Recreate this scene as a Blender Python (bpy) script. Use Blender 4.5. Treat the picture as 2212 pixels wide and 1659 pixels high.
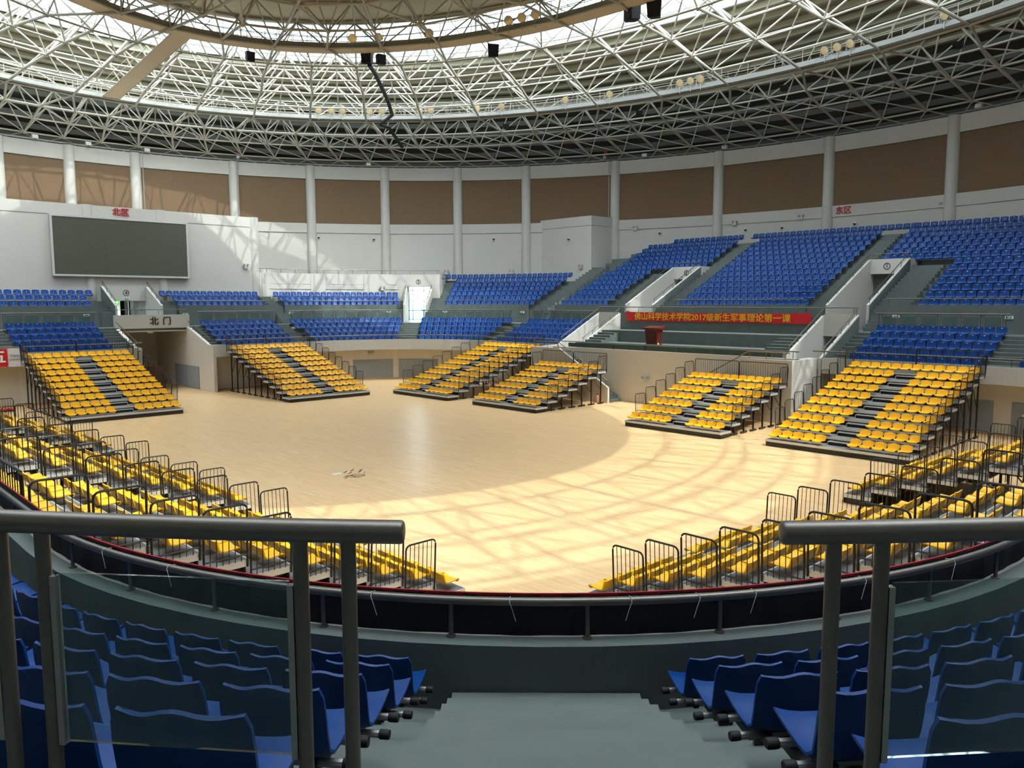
import bpy, bmesh, math, random
from mathutils import Vector, Matrix
random.seed(7)
PI = math.pi
SC = bpy.context.scene
COL = SC.collection
for o in list(bpy.data.objects):
    bpy.data.objects.remove(o)

# ------------------------------------------------------------------ camera, sky, sun, exposure
EYE = (-19.77, -26.1, 5.8)
FPX, PITCH, ROLL, YAW = 1694.0, math.radians(5.942), math.radians(0.1), math.radians(46.149)
cam_d = bpy.data.cameras.new('camera')
cam_d.sensor_width = 36.0
cam_d.lens = FPX / 2212.0 * 36.0
cam_d.clip_start = 0.05
cam_d.clip_end = 600
cam = bpy.data.objects.new('camera', cam_d)
COL.objects.link(cam)
_f = Vector((math.cos(YAW) * math.cos(PITCH), math.sin(YAW) * math.cos(PITCH), -math.sin(PITCH)))
_r = Vector((math.sin(YAW), -math.cos(YAW), 0.0))
_u = _r.cross(_f)
_r2 = _r * math.cos(ROLL) + _u * math.sin(ROLL) * -1.0
_u2 = _r2.cross(_f)
cam.matrix_world = Matrix(((_r2.x, _u2.x, -_f.x, EYE[0]), (_r2.y, _u2.y, -_f.y, EYE[1]), (_r2.z, _u2.z, -_f.z, EYE[2]), (0, 0, 0, 1)))
SC.camera = cam

world = bpy.data.worlds.new('sky_world')
SC.world = world
world.use_nodes = True
wn = world.node_tree
wn.nodes.clear()
w_out = wn.nodes.new('ShaderNodeOutputWorld')
w_bg = wn.nodes.new('ShaderNodeBackground')
w_sky = wn.nodes.new('ShaderNodeTexSky')
w_sky.sky_type = 'NISHITA'
w_sky.sun_disc = False
w_sky.sun_elevation = math.radians(54)
w_sky.sun_rotation = math.radians(178)
w_sky.air_density = 1.0
w_sky.dust_density = 0.8
w_sky.ozone_density = 1.0
w_bg.inputs['Strength'].default_value = 1.7
w_hsv = wn.nodes.new('ShaderNodeHueSaturation')     # hazy, humid sky: paler blue
w_hsv.inputs['Saturation'].default_value = 0.22
wn.links.new(w_sky.outputs[0], w_hsv.inputs['Color'])
wn.links.new(w_hsv.outputs[0], w_bg.inputs[0])
wn.links.new(w_bg.outputs[0], w_out.inputs[0])

sun_d = bpy.data.lights.new('sun', 'SUN')
sun_d.energy = 1.9
sun_d.angle = math.radians(0.55)
sun_d.color = (1.0, 0.94, 0.85)
sun = bpy.data.objects.new('sun', sun_d)
COL.objects.link(sun)
sun.rotation_euler = Vector((-0.03, 0.72, -1.0)).to_track_quat('-Z', 'Y').to_euler()

SC.view_settings.view_transform = 'Standard'
SC.view_settings.look = 'None'
SC.view_settings.gamma = 1.0
SC.view_settings.use_curve_mapping = False
SC.view_settings.exposure = 1.25
SC.cycles.max_bounces = 7
SC.cycles.diffuse_bounces = 4
SC.cycles.glossy_bounces = 2
SC.cycles.use_adaptive_sampling = True
SC.cycles.adaptive_threshold = 0.09
SC.cycles.transparent_max_bounces = 12
SC.cycles.sample_clamp_indirect = 4.0
SC.cycles.caustics_reflective = False
SC.cycles.caustics_refractive = False


# ------------------------------------------------------------------ helpers
def project(p):
    d = Vector(p) - Vector(EYE)
    z = d.dot(_f)
    if z < 0.05:
        return None
    return (1106 + FPX * d.dot(_r2) / z, 829.5 - FPX * d.dot(_u2) / z, z)


def in_frame(p, m=60):
    q = project(p)
    return q is not None and -m < q[0] < 2212 + m and -m < q[1] < 1659 + m


def s2l(c):
    return tuple((x / 12.92 if x <= 0.04045 else ((x + 0.055) / 1.055) ** 2.4) for x in [v / 255.0 for v in c])


MATS = {}


def mat(name, rgb, rough=0.6, metal=0.0, var=0.0, scale=3.0, bump=0.0, spec=0.5, coat=0.0):
    if name in MATS:
        return MATS[name]
    m = bpy.data.materials.new(name)
    m.use_nodes = True
    nt = m.node_tree
    b = nt.nodes['Principled BSDF']
    col = s2l(rgb)
    b.inputs['Base Color'].default_value = (*col, 1)
    b.inputs['Roughness'].default_value = rough
    b.inputs['Metallic'].default_value = metal
    b.inputs['Specular IOR Level'].default_value = spec
    b.inputs['Coat Weight'].default_value = coat
    if var > 0 or bump > 0:
        tc = nt.nodes.new('ShaderNodeTexCoord')
        nz = nt.nodes.new('ShaderNodeTexNoise')
        nz.inputs['Scale'].default_value = scale
        nz.inputs['Detail'].default_value = 5
        nt.links.new(tc.outputs['Object'], nz.inputs['Vector'])
        if var > 0:
            mx = nt.nodes.new('ShaderNodeMix')
            mx.data_type = 'RGBA'
            mx.inputs['A'].default_value = (*[c * (1 - var) for c in col], 1)
            mx.inputs['B'].default_value = (*[min(1, c * (1 + var)) for c in col], 1)
            nt.links.new(nz.outputs['Fac'], mx.inputs['Factor'])
            nt.links.new(mx.outputs['Result'], b.inputs['Base Color'])
        if bump > 0:
            bp = nt.nodes.new('ShaderNodeBump')
            bp.inputs['Strength'].default_value = bump
            nt.links.new(nz.outputs['Fac'], bp.inputs['Height'])
            nt.links.new(bp.outputs['Normal'], b.inputs['Normal'])
    MATS[name] = m
    return m


def glass_mat(name, tint, refl=0.12, haze=0.0, hazecol=(200, 215, 210), body_tint=False):
    m = bpy.data.materials.new(name)
    m.use_nodes = True
    nt = m.node_tree
    nt.nodes.clear()
    out = nt.nodes.new('ShaderNodeOutputMaterial')
    tr = nt.nodes.new('ShaderNodeBsdfTransparent')
    tr.inputs['Color'].default_value = (*tint, 1)
    if body_tint:
        # body-tinted pane: light crossing at a slant goes through more glass (tint ** (1 / cos))
        ge = nt.nodes.new('ShaderNodeNewGeometry')
        dt = nt.nodes.new('ShaderNodeVectorMath')
        dt.operation = 'DOT_PRODUCT'
        nt.links.new(ge.outputs['Incoming'], dt.inputs[0])
        nt.links.new(ge.outputs['True Normal'], dt.inputs[1])
        ab = nt.nodes.new('ShaderNodeMath')
        ab.operation = 'ABSOLUTE'
        nt.links.new(dt.outputs['Value'], ab.inputs[0])
        mxm = nt.nodes.new('ShaderNodeMath')
        mxm.operation = 'MAXIMUM'
        mxm.inputs[1].default_value = 0.12
        nt.links.new(ab.outputs[0], mxm.inputs[0])
        inv = nt.nodes.new('ShaderNodeMath')
        inv.operation = 'DIVIDE'
        inv.inputs[0].default_value = 0.5          # two faces per pane
        nt.links.new(mxm.outputs[0], inv.inputs[1])
        cb = nt.nodes.new('ShaderNodeCombineColor')
        for i, nm in enumerate(('Red', 'Green', 'Blue')):
            pw = nt.nodes.new('ShaderNodeMath')
            pw.operation = 'POWER'
            pw.inputs[0].default_value = tint[i]
            nt.links.new(inv.outputs[0], pw.inputs[1])
            nt.links.new(pw.outputs[0], cb.inputs[nm])
        nt.links.new(cb.outputs[0], tr.inputs['Color'])
    gl = nt.nodes.new('ShaderNodeBsdfGlossy')
    gl.inputs['Roughness'].default_value = 0.03
    fr = nt.nodes.new('ShaderNodeFresnel')
    fr.inputs['IOR'].default_value = 1.35
    mx = nt.nodes.new('ShaderNodeMixShader')
    mt = nt.nodes.new('ShaderNodeMath')
    mt.operation = 'MULTIPLY'
    mt.inputs[1].default_value = refl * 8
    nt.links.new(fr.outputs[0], mt.inputs[0])
    mt.use_clamp = True
    nt.links.new(mt.outputs[0], mx.inputs[0])
    nt.links.new(tr.outputs[0], mx.inputs[1])
    nt.links.new(gl.outputs[0], mx.inputs[2])
    last = mx
    if haze > 0:
        df = nt.nodes.new('ShaderNodeBsdfDiffuse')
        df.inputs['Color'].default_value = (*s2l(hazecol), 1)
        m2 = nt.nodes.new('ShaderNodeMixShader')
        m2.inputs[0].default_value = haze
        nt.links.new(mx.outputs[0], m2.inputs[1])
        nt.links.new(df.outputs[0], m2.inputs[2])
        last = m2
    nt.links.new(last.outputs[0], out.inputs[0])
    MATS[name] = m
    return m


class MB:
    """collects shapes for ONE mesh object"""

    def __init__(self):
        self.v = []
        self.f = []
        self.m = []
        self.mats = []

    def mi(self, material):
        if material is None:
            return 0
        if material not in self.mats:
            self.mats.append(material)
        return self.mats.index(material)

    def add(self, vs, fs, material=None):
        n = len(self.v)
        self.v += [tuple(p) for p in vs]
        i = self.mi(material)
        for f in fs:
            self.f.append([n + k for k in f])
            self.m.append(i)
        return self

    def box(self, x0, x1, y0, y1, z0, z1, material=None):
        vs = [(x0, y0, z0), (x1, y0, z0), (x1, y1, z0), (x0, y1, z0), (x0, y0, z1), (x1, y0, z1), (x1, y1, z1), (x0, y1, z1)]
        return self.add(vs, [(0, 3, 2, 1), (4, 5, 6, 7), (0, 1, 5, 4), (1, 2, 6, 5), (2, 3, 7, 6), (3, 0, 4, 7)], material)

    def hull8(self, bot, top, material=None):
        return self.add(list(bot) + list(top), [(3, 2, 1, 0), (4, 5, 6, 7), (0, 1, 5, 4), (1, 2, 6, 5), (2, 3, 7, 6), (3, 0, 4, 7)], material)

    def prism(self, poly, ax, lo, hi, material=None):
        """poly: 2D points extruded along axis ax ('x','y' or 'z') from lo to hi"""
        def p3(p, t):
            return {'x': (t, p[0], p[1]), 'y': (p[0], t, p[1]), 'z': (p[0], p[1], t)}[ax]
        n = len(poly)
        vs = [p3(p, lo) for p in poly] + [p3(p, hi) for p in poly]
        fs = [tuple(range(n))[::-1], tuple(range(n, 2 * n))]
        fs += [(i, (i + 1) % n, n + (i + 1) % n, n + i) for i in range(n)]
        return self.add(vs, fs, material)

    def tube(self, pts, r, n=8, material=None, closed=False, cap=True):
        pts = [Vector(p) for p in pts]
        L = len(pts)
        vs, fs = [], []
        for i, p in enumerate(pts):
            if closed:
                t = pts[(i + 1) % L] - pts[i - 1]
            else:
                t = pts[min(i + 1, L - 1)] - pts[max(i - 1, 0)]
            if t.length < 1e-9:
                t = Vector((0, 0, 1))
            t.normalize()
            a = Vector((0, 0, 1)) if abs(t.z) < 0.95 else Vector((1, 0, 0))
            s = t.cross(a).normalized()
            q = s.cross(t).normalized()
            rr = r[i] if isinstance(r, (list, tuple)) else r
            for k in range(n):
                an = 2 * PI * k / n
                vs.append(p + s * (math.cos(an) * rr) + q * (math.sin(an) * rr))
        for i in range(L if closed else L - 1):
            j = (i + 1) % L
            for k in range(n):
                k2 = (k + 1) % n
                fs.append((i * n + k, i * n + k2, j * n + k2, j * n + k))
        if cap and not closed:
            fs.append(tuple(range(n))[::-1])
            fs.append(tuple(range((L - 1) * n, L * n)))
        return self.add(vs, fs, material)

    def lathe(self, prof, n=16, center=(0, 0, 0), axis='z', material=None):
        vs, fs = [], []
        cx, cy, cz = center
        for (r, h) in prof:
            for k in range(n):
                a = 2 * PI * k / n
                c, s = math.cos(a) * r, math.sin(a) * r
                vs.append({'z': (cx + c, cy + s, cz + h), 'y': (cx + c, cy + h, cz + s), 'x': (cx + h, cy + c, cz + s)}[axis])
        for i in range(len(prof) - 1):
            for k in range(n):
                k2 = (k + 1) % n
                fs.append((i * n + k, i * n + k2, (i + 1) * n + k2, (i + 1) * n + k))
        fs.append(tuple(range(n))[::-1])
        fs.append(tuple(range((len(prof) - 1) * n, len(prof) * n)))
        return self.add(vs, fs, material)

    def mesh(self, name, material=None, smooth=False):
        me = bpy.data.meshes.new(name)
        me.from_pydata(self.v, [], self.f)
        mats = self.mats or [material]
        for mm in mats:
            me.materials.append(mm)
        if self.mats:
            me.polygons.foreach_set('material_index', self.m)
        if smooth:
            me.polygons.foreach_set('use_smooth', [True] * len(me.polygons))
        me.validate()
        me.update()
        bm = bmesh.new()
        bm.from_mesh(me)
        bmesh.ops.recalc_face_normals(bm, faces=bm.faces)
        bm.to_mesh(me)
        bm.free()
        if smooth:
            try:
                me.set_sharp_from_angle(angle=math.radians(40))
            except Exception:
                pass
        return me

    def build(self, name, material=None, parent=None, smooth=False, loc=None):
        return obj(name, self.mesh(name, material, smooth), parent, loc)


def obj(name, me, parent=None, loc=None, rz=None, matrix=None):
    o = bpy.data.objects.new(name, me)
    COL.objects.link(o)
    if parent is not None:
        o.parent = parent
    if loc is not None:
        o.location = loc
    if rz is not None:
        o.rotation_euler = (0, 0, rz)
    if matrix is not None:
        o.matrix_local = matrix
    return o


def empty(name, loc=(0, 0, 0), rz=0.0):
    o = bpy.data.objects.new(name, None)
    o.empty_display_size = 0.2
    COL.objects.link(o)
    o.location = loc
    o.rotation_euler = (0, 0, rz)
    return o


def tag(o, label, cat, group=None, kind=None):
    o['label'] = label
    o['category'] = cat
    if group:
        o['group'] = group
    if kind:
        o['kind'] = kind
    return o


def struct(o, label=None, cat=None):
    o['kind'] = 'structure'
    if label:
        o['label'] = label
        o['category'] = cat
    return o


def text_mesh(body, size, depth, material, squeeze=1.0, spacing=1.0, bold=0.0):
    cu = bpy.data.curves.new('lettering', 'FONT')
    cu.body = body
    cu.size = size
    cu.extrude = depth
    cu.align_x = 'CENTER'
    cu.align_y = 'CENTER'
    cu.space_character = spacing
    cu.resolution_u = 3
    t = bpy.data.objects.new('lettering', cu)
    COL.objects.link(t)
    dg = bpy.context.evaluated_depsgraph_get()
    dg.update()
    me = bpy.data.meshes.new_from_object(t.evaluated_get(dg))
    me.name = 'lettering'
    for v in me.vertices:
        v.co.x *= squeeze
    if bold > 0:
        vv = [v.co.copy() for v in me.vertices]
        ff = [list(p.vertices) for p in me.polygons]
        V2, F2 = [], []
        for i, (dx, dy) in enumerate(((0, 0), (1, 0), (-1, 0), (0, 0.8), (0, -0.8))):
            n = len(V2)
            V2 += [(v.x + dx * bold * size, v.y + dy * bold * size, v.z + 0.0012 * i) for v in vv]
            F2 += [[n + k for k in f] for f in ff]
        old = me
        me = bpy.data.meshes.new('lettering')
        me.from_pydata(V2, [], F2)
        bpy.data.meshes.remove(old)
    me.materials.clear()
    me.materials.append(material)
    bpy.data.objects.remove(t)
    bpy.data.curves.remove(cu)
    return me


def frame_matrix(pos, outward, up=(0, 0, 1)):
    """local X to the right when looked at, local Y up, local Z towards `outward` (text facing outward)"""
    z = Vector(outward).normalized()
    y = Vector(up)
    x = y.cross(z).normalized()
    y = z.cross(x).normalized()
    return Matrix(((x.x, y.x, z.x, pos[0]), (x.y, y.y, z.y, pos[1]), (x.z, y.z, z.z, pos[2]), (0, 0, 0, 1)))


# ------------------------------------------------------------------ materials
M_WHITE = mat('white_wall_paint', (186, 184, 176), 0.75, var=0.04, scale=0.6)
M_CREAM = mat('cream_wall_paint', (206, 198, 184), 0.75, var=0.04, scale=0.6)
M_GREY = mat('grey_green_concrete_paint', (93, 102, 98), 0.55, var=0.2, scale=2.2, bump=0.06)
M_GREYD = mat('dark_grey_concrete', (84, 96, 96), 0.6, var=0.12, scale=1.4, bump=0.05)
M_BLUE = mat('blue_plastic', (0, 56, 120), 0.42, var=0.05, scale=2.0, spec=0.3)
M_YEL = mat('yellow_plastic', (246, 186, 14), 0.38, var=0.03, scale=2.0)
M_BLACK = mat('black_powder_coat', (26, 26, 24), 0.45)
M_BLK2 = mat('black_rubber', (18, 18, 18), 0.7)
M_DECK = mat('grey_deck_board', (118, 118, 116), 0.6, var=0.08, scale=6)
M_ALU = mat('aluminium_nosing', (205, 205, 200), 0.4, metal=0.3)
M_STEEL = mat('brushed_steel_pipe', (116, 111, 102), 0.42, metal=0.8, var=0.10, scale=18, bump=0.03)
M_GALV = mat('galvanised_steel', (160, 162, 160), 0.45, metal=0.5)
M_TRUSS = mat('white_truss_paint', (176, 172, 158), 0.5)
M_ROOF = mat('beige_roof_sheet', (134, 130, 110), 0.7, var=0.06, scale=0.8)
M_SHELL = mat('attic_painted_shade', (58, 58, 52), 0.8, var=0.1)  # dark tone stands in for the shade between wall top and roof
M_WHTFR = mat('white_window_frame', (228, 232, 232), 0.5)
M_RED = mat('red_paint', (170, 22, 34), 0.5)
M_INK = mat('black_ink', (26, 26, 26), 0.6)
M_PLATE = mat('white_plate', (236, 236, 230), 0.4)
M_CATW = mat('beige_catwalk_soffit', (206, 188, 154), 0.6, var=0.06, scale=2)
M_SPK = mat('black_loudspeaker', (22, 24, 24), 0.6)
M_LAMPG = mat('lamp_reflector', (222, 205, 160), 0.25, metal=0.4)
M_PAD = mat('grey_wall_padding', (140, 144, 148), 0.8, var=0.05, scale=4)
M_DOORB = mat('dark_brown_door', (62, 36, 26), 0.5, var=0.15, scale=5)
M_GREEN = mat('exit_sign_green', (20, 120, 70), 0.4)
M_WOODR = mat('dark_red_wood', (96, 34, 22), 0.35, var=0.25, scale=7)
M_LEAF = mat('green_foliage', (84, 128, 62), 0.8, var=0.3, scale=3)
M_GROUND = mat('pale_paving', (178, 176, 168), 0.8, var=0.05)
M_TEAL = mat('teal_facade', (120, 190, 190), 0.6)
G_SKY = glass_mat('skylight_glass', (0.72, 0.765, 0.77), refl=0.05, body_tint=True)
G_RAIL = glass_mat('balustrade_glass', (0.78, 0.86, 0.84), refl=0.10, haze=0.05, hazecol=(150, 175, 175))
G_WIN = glass_mat('window_glass', (0.85, 0.93, 0.93), refl=0.08)


def panel_mat():
    m = bpy.data.materials.new('brown_acoustic_board')
    m.use_nodes = True
    nt = m.node_tree
    b = nt.nodes['Principled BSDF']
    tc = nt.nodes.new('ShaderNodeTexCoord')
    mp = nt.nodes.new('ShaderNodeMapping')
    mp.inputs['Scale'].default_value = (9, 9, 3.0)
    nz = nt.nodes.new('ShaderNodeTexNoise')
    nz.inputs['Scale'].default_value = 2.2
    nz.inputs['Detail'].default_value = 6
    cr = nt.nodes.new('ShaderNodeValToRGB')
    cr.color_ramp.elements[0].color = (*s2l((104, 83, 60)), 1)
    cr.color_ramp.elements[1].color = (*s2l((116, 93, 68)), 1)
    cr.color_ramp.elements[0].position = 0.25
    cr.color_ramp.elements[1].position = 0.75
    nt.links.new(tc.outputs['Object'], mp.inputs[0])
    nt.links.new(mp.outputs[0], nz.inputs['Vector'])
    nt.links.new(nz.outputs['Fac'], cr.inputs[0])
    nt.links.new(cr.outputs[0], b.inputs['Base Color'])
    b.inputs['Roughness'].default_value = 0.85
    return m


M_PANEL = panel_mat()


def floor_mat():
    m = bpy.data.materials.new('maple_strip_floor')
    m.use_nodes = True
    nt = m.node_tree
    b = nt.nodes['Principled BSDF']
    tc = nt.nodes.new('ShaderNodeTexCoord')
    mp = nt.nodes.new('ShaderNodeMapping')
    mp.inputs['Rotation'].default_value = (0, 0, PI / 2)
    bk = nt.nodes.new('ShaderNodeTexBrick')
    bk.inputs['Scale'].default_value = 1.0
    bk.inputs['Brick Width'].default_value = 1.3
    bk.inputs['Row Height'].default_value = 0.075
    bk.inputs['Mortar Size'].default_value = 0.0022
    bk.inputs['Color1'].default_value = (*s2l((242, 207, 154)), 1)
    bk.inputs['Color2'].default_value = (*s2l((233, 195, 141)), 1)
    bk.inputs['Mortar'].default_value = (*s2l((150, 118, 82)), 1)
    nt.links.new(tc.outputs['Object'], mp.inputs[0])
    nt.links.new(mp.outputs[0], bk.inputs['Vector'])
    mp2 = nt.nodes.new('ShaderNodeMapping')
    mp2.inputs['Scale'].default_value = (14, 0.9, 1)
    nz = nt.nodes.new('ShaderNodeTexNoise')
    nz.inputs['Scale'].default_value = 1.0
    nz.inputs['Detail'].default_value = 6
    nz.inputs['Roughness'].default_value = 0.65
    nt.links.new(tc.outputs['Object'], mp2.inputs[0])
    nt.links.new(mp2.outputs[0], nz.inputs['Vector'])
    cr = nt.nodes.new('ShaderNodeValToRGB')
    cr.color_ramp.elements[0].position = 0.3
    cr.color_ramp.elements[0].color = (0.84, 0.80, 0.76, 1)
    cr.color_ramp.elements[1].position = 0.62
    cr.color_ramp.elements[1].color = (1, 1, 1, 1)
    nt.links.new(nz.outputs['Fac'], cr.inputs[0])
    mx = nt.nodes.new('ShaderNodeMix')
    mx.data_type = 'RGBA'
    mx.blend_type = 'MULTIPLY'
    mx.inputs['Factor'].default_value = 1.0
    nt.links.new(bk.outputs['Color'], mx.inputs['A'])
    nt.links.new(cr.outputs[0], mx.inputs['B'])
    nt.links.new(mx.outputs['Result'], b.inputs['Base Color'])
    b.inputs['Roughness'].default_value = 0.34
    b.inputs['Specular IOR Level'].default_value = 0.35
    return m


M_FLOOR = floor_mat()

# ------------------------------------------------------------------ the rounded-rectangle bowl
X0, X1, Y0, Y1, RC = -17.63, 17.95, -24.07, 24.07, 7.77
CXa, CXb, CYa, CYb = X0 + RC, X1 - RC, Y0 + RC, Y1 - RC
LX, LY, LA = CXb - CXa, CYb - CYa, RC * PI / 2
GB = [0, LX, LX + LA, LX + LA + LY, LX + 2 * LA + LY, 2 * LX + 2 * LA + LY, 2 * LX + 3 * LA + LY, 2 * LX + 3 * LA + 2 * LY, 2 * LX + 4 * LA + 2 * LY]
GT = GB[-1]


def G(side, u):
    if side == 'N':
        return GB[0] + (u - CXa)
    if side == 'NE':
        return GB[1] + (90 - u) / 90 * LA
    if side == 'E':
        return GB[2] + (CYb - u)
    if side == 'SE':
        return GB[3] + (0 - u) / 90 * LA
    if side == 'S':
        return GB[4] + (CXb - u)
    if side == 'SW':
        return GB[5] + (270 - u) / 90 * LA
    if side == 'W':
        return GB[6] + (u - CYa)
    if side == 'NW':
        return GB[7] + (180 - u) / 90 * LA


def P(g, d):
    """point at perimeter position g (clockwise from the north-west) and offset d outwards; returns x, y, nx, ny"""
    g = g % GT
    for i in range(8):
        if g <= GB[i + 1] + 1e-9:
            break
    t = g - GB[i]
    if i == 0:
        return (CXa + t, Y1 + d, 0, 1)
    if i == 2:
        return (X1 + d, CYb - t, 1, 0)
    if i == 4:
        return (CXb - t, Y0 - d, 0, -1)
    if i == 6:
        return (X0 - d, CYa + t, -1, 0)
    c, a0 = {1: ((CXb, CYb), 90), 3: ((CXb, CYa), 0), 5: ((CXa, CYa), -90), 7: ((CXa, CYb), 180)}[i]
    a = math.radians(a0 - t / LA * 90)
    return (c[0] + (RC + d) * math.cos(a), c[1] + (RC + d) * math.sin(a), math.cos(a), math.sin(a))


def gs(g0, g1, step=0.5):
    """perimeter stations between g0 and g1 (g1 may exceed GT); fine on the arcs only"""
    out = [g0]
    bps = [b + k * GT for k in (0, 1) for b in GB]
    cuts = sorted(set([g0, g1] + [b for b in bps if g0 < b < g1]))
    for a, b in zip(cuts[:-1], cuts[1:]):
        mid = ((a + b) / 2) % GT
        i = max(k for k in range(8) if GB[k] <= mid + 1e-9)
        if i % 2 == 1:
            n = max(1, int((b - a) / step))
            out += [a + (b - a) * k / n for k in range(1, n + 1)]
        else:
            out.append(b)
    return out


def strip(mb, g0, g1, d0, d1, z0, z1, material=None, step=0.5):
    """solid with a rectangular section swept along the perimeter"""
    st = gs(g0, g1, step)
    vs = []
    for g in st:
        a = P(g, d0)
        b = P(g, d1)
        vs += [(a[0], a[1], z0), (b[0], b[1], z0), (b[0], b[1], z1), (a[0], a[1], z1)]
    fs = []
    n = len(st)
    for i in range(n - 1):
        for k in range(4):
            k2 = (k + 1) % 4
            fs.append((i * 4 + k, i * 4 + k2, i * 4 + 4 + k2, i * 4 + 4 + k))
    fs += [(0, 1, 2, 3), ((n - 1) * 4 + 3, (n - 1) * 4 + 2, (n - 1) * 4 + 1, (n - 1) * 4)]
    return mb.add(vs, fs, material)


def rail_pts(g0, g1, d, z, step=0.4):
    return [(P(g, d)[0], P(g, d)[1], z) for g in gs(g0, g1, step)]


W_Z = 4.2            # walkway level
ROW_D, ROW_H, R0D, R0Z = 0.804, 0.336, 0.15, 2.52
GL_D = 4.17          # glass balustrade offset
UP_D = 6.5           # upper stand front wall offset
UP_Z, UP_R, UP_H = 5.2, 0.87, 0.392
GATE_L, GATE_R = -2.95, 1.45
STG = 8.9

# ------------------------------------------------------------------ floor and lower bowl (setting)
mb = MB()
mb.box(-24, 24, -31, 34, -0.3, 0.0)
floor = struct(mb.build('floor', M_FLOOR))

low_iv = [(G('N', GATE_R + 0.1), G('E', STG + 0.03)), (G('E', -STG - 0.03), G('N', GATE_L - 0.1) + GT)]
pit = struct(empty('wall_pit'))
for (a, b) in low_iv:
    mb = MB()
    strip(mb, a, b, 0.9, 1.15, 0.0, 2.42)
    mb.build('recessed_wall', M_CREAM, pit)
    mb = MB()
    strip(mb, a, b, 0.86, 0.9, 0.0, 0.1)
    mb.build('skirting', mat('pale_wood_skirting', (196, 160, 112), 0.5), pit)
    mb = MB()
    strip(mb, a, b, -0.13, -0.02, 2.30, 3.06)
    mb.build('parapet', M_WHITE, pit)
    mb = MB()
    strip(mb, a, b, -0.02, 0.17, 2.3, 3.07)
    mb.build('parapet_lining', M_GREY, pit)
    mb = MB()
    strip(mb, a, b, 0.15, 1.15, 2.28, 2.42)
    mb.build('soffit', M_WHITE, pit)

stand = struct(empty('floor_lower_stand'))
for (a, b) in low_iv:
    for k in range(5):
        mb = MB()
        d0 = R0D + 0.02 + ROW_D * k
        strip(mb, a, b, d0, d0 + ROW_D + (0.0 if k < 4 else 0.02), 2.42, R0Z + ROW_H * k)
        mb.build('tread', M_GREY, stand)
mb = MB()
strip(mb, 0, GT, GL_D, UP_D + 0.05, W_Z - 0.22, W_Z)
mb.build('walkway_slab', M_GREY, stand)

# aisle steps on the lower stand: straight flights square to the bowl edge


def local_frame(g, d=0.0, z=0.0):
    x, y, nx, ny = P(g, d)
    return Matrix.Translation((x, y, z)) @ Matrix.Rotation(math.atan2(-nx, ny), 4, 'Z')   # local +Y points outwards


def flight(name, g, w, d0, z0, rows, dep, rise, material=M_GREY):
    root = struct(empty(name))
    root.matrix_world = local_frame(g)
    for k in range(rows):
        for h in range(2):
            mb = MB()
            ya = d0 + dep * k + dep * 0.5 * h
            mb.box(-w / 2, w / 2, ya, ya + dep * 0.52, z0 + rise * k - 0.1, z0 + rise * k + rise * 0.5 * (h + 1) - (0.004 if h else 0))
            mb.build('step', material, root)
    return root


AIS_NEAR = G('SW', 225.5)
low_aisles = [(AIS_NEAR, 1.5), (G('N', 8.35), 1.2), (G('NE', 47.4), 1.3), (G('E', 16.2), 1.15), (G('E', -9.35), 0.95), (G('E', -16.35), 1.2), (G('N', -3.6), 1.2), (G('N', 2.0), 0.9), (G('N', -9.9), 1.2)]
for i, (g, w) in enumerate(low_aisles):
    flight('stair_%d' % (i + 1), g, w, R0D + 0.02, R0Z, 5, ROW_D, ROW_H)

# pit railing: steel tube on short posts along the parapet
prail_iv = [(G('N', 1.6), G('E', 8.95), 'steel pipe rail on the parapet round the far corner'), (G('E', -8.4), G('E', -24) + 0.0, ''), (G('E', -16.3) + 0.0, G('NW', 180), 'steel pipe rail along the near curved parapet'), (G('NW', 180), G('N', -2.9) + GT, 'steel pipe rail on the parapet left of the north gate')]
prail_iv = [prail_iv[0], (G('E', -8.4), G('SE', -60), 'steel pipe rail on the parapet below the right-hand blue stand'), (G('SE', -60), G('NW', 180), prail_iv[2][2]), prail_iv[3]]
for (a, b, lab) in prail_iv:
    root = tag(empty('parapet_railing', (P(a, 0)[0], P(a, 0)[1], 3.07)), lab, 'railing', 'parapet railings')
    mb = MB()
    ox, oy, oz = root.location
    mb.tube([(p[0] - ox, p[1] - oy, 3.38 - oz) for p in rail_pts(a, b, 0.01, 0, 0.25)], 0.036, 12)
    mb.build('handrail', M_STEEL, root, True)
    n = int((b - a) / 1.12)
    if lab.startswith('steel pipe rail along the near'):
        g_first = G('SW', 219.8)
        st = [g_first + 1.115 * k for k in range(-40, 40) if a < g_first + 1.115 * k < b]
    else:
        st = [a + (b - a) * (k + 0.5) / n for k in range(n)]
    me = None
    for g in st:
        x, y, _, _ = P(g, 0.01)
        if me is None:
            q = MB()
            q.tube([(0, 0, 0), (0, 0, 0.31)], 0.019, 8)
            q.lathe([(0.04, 0.0), (0.04, 0.012), (0.02, 0.014)], 10)
            me = q.mesh('post', M_STEEL, True)
        obj('post', me, root, (x - ox, y - oy, 0))

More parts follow.
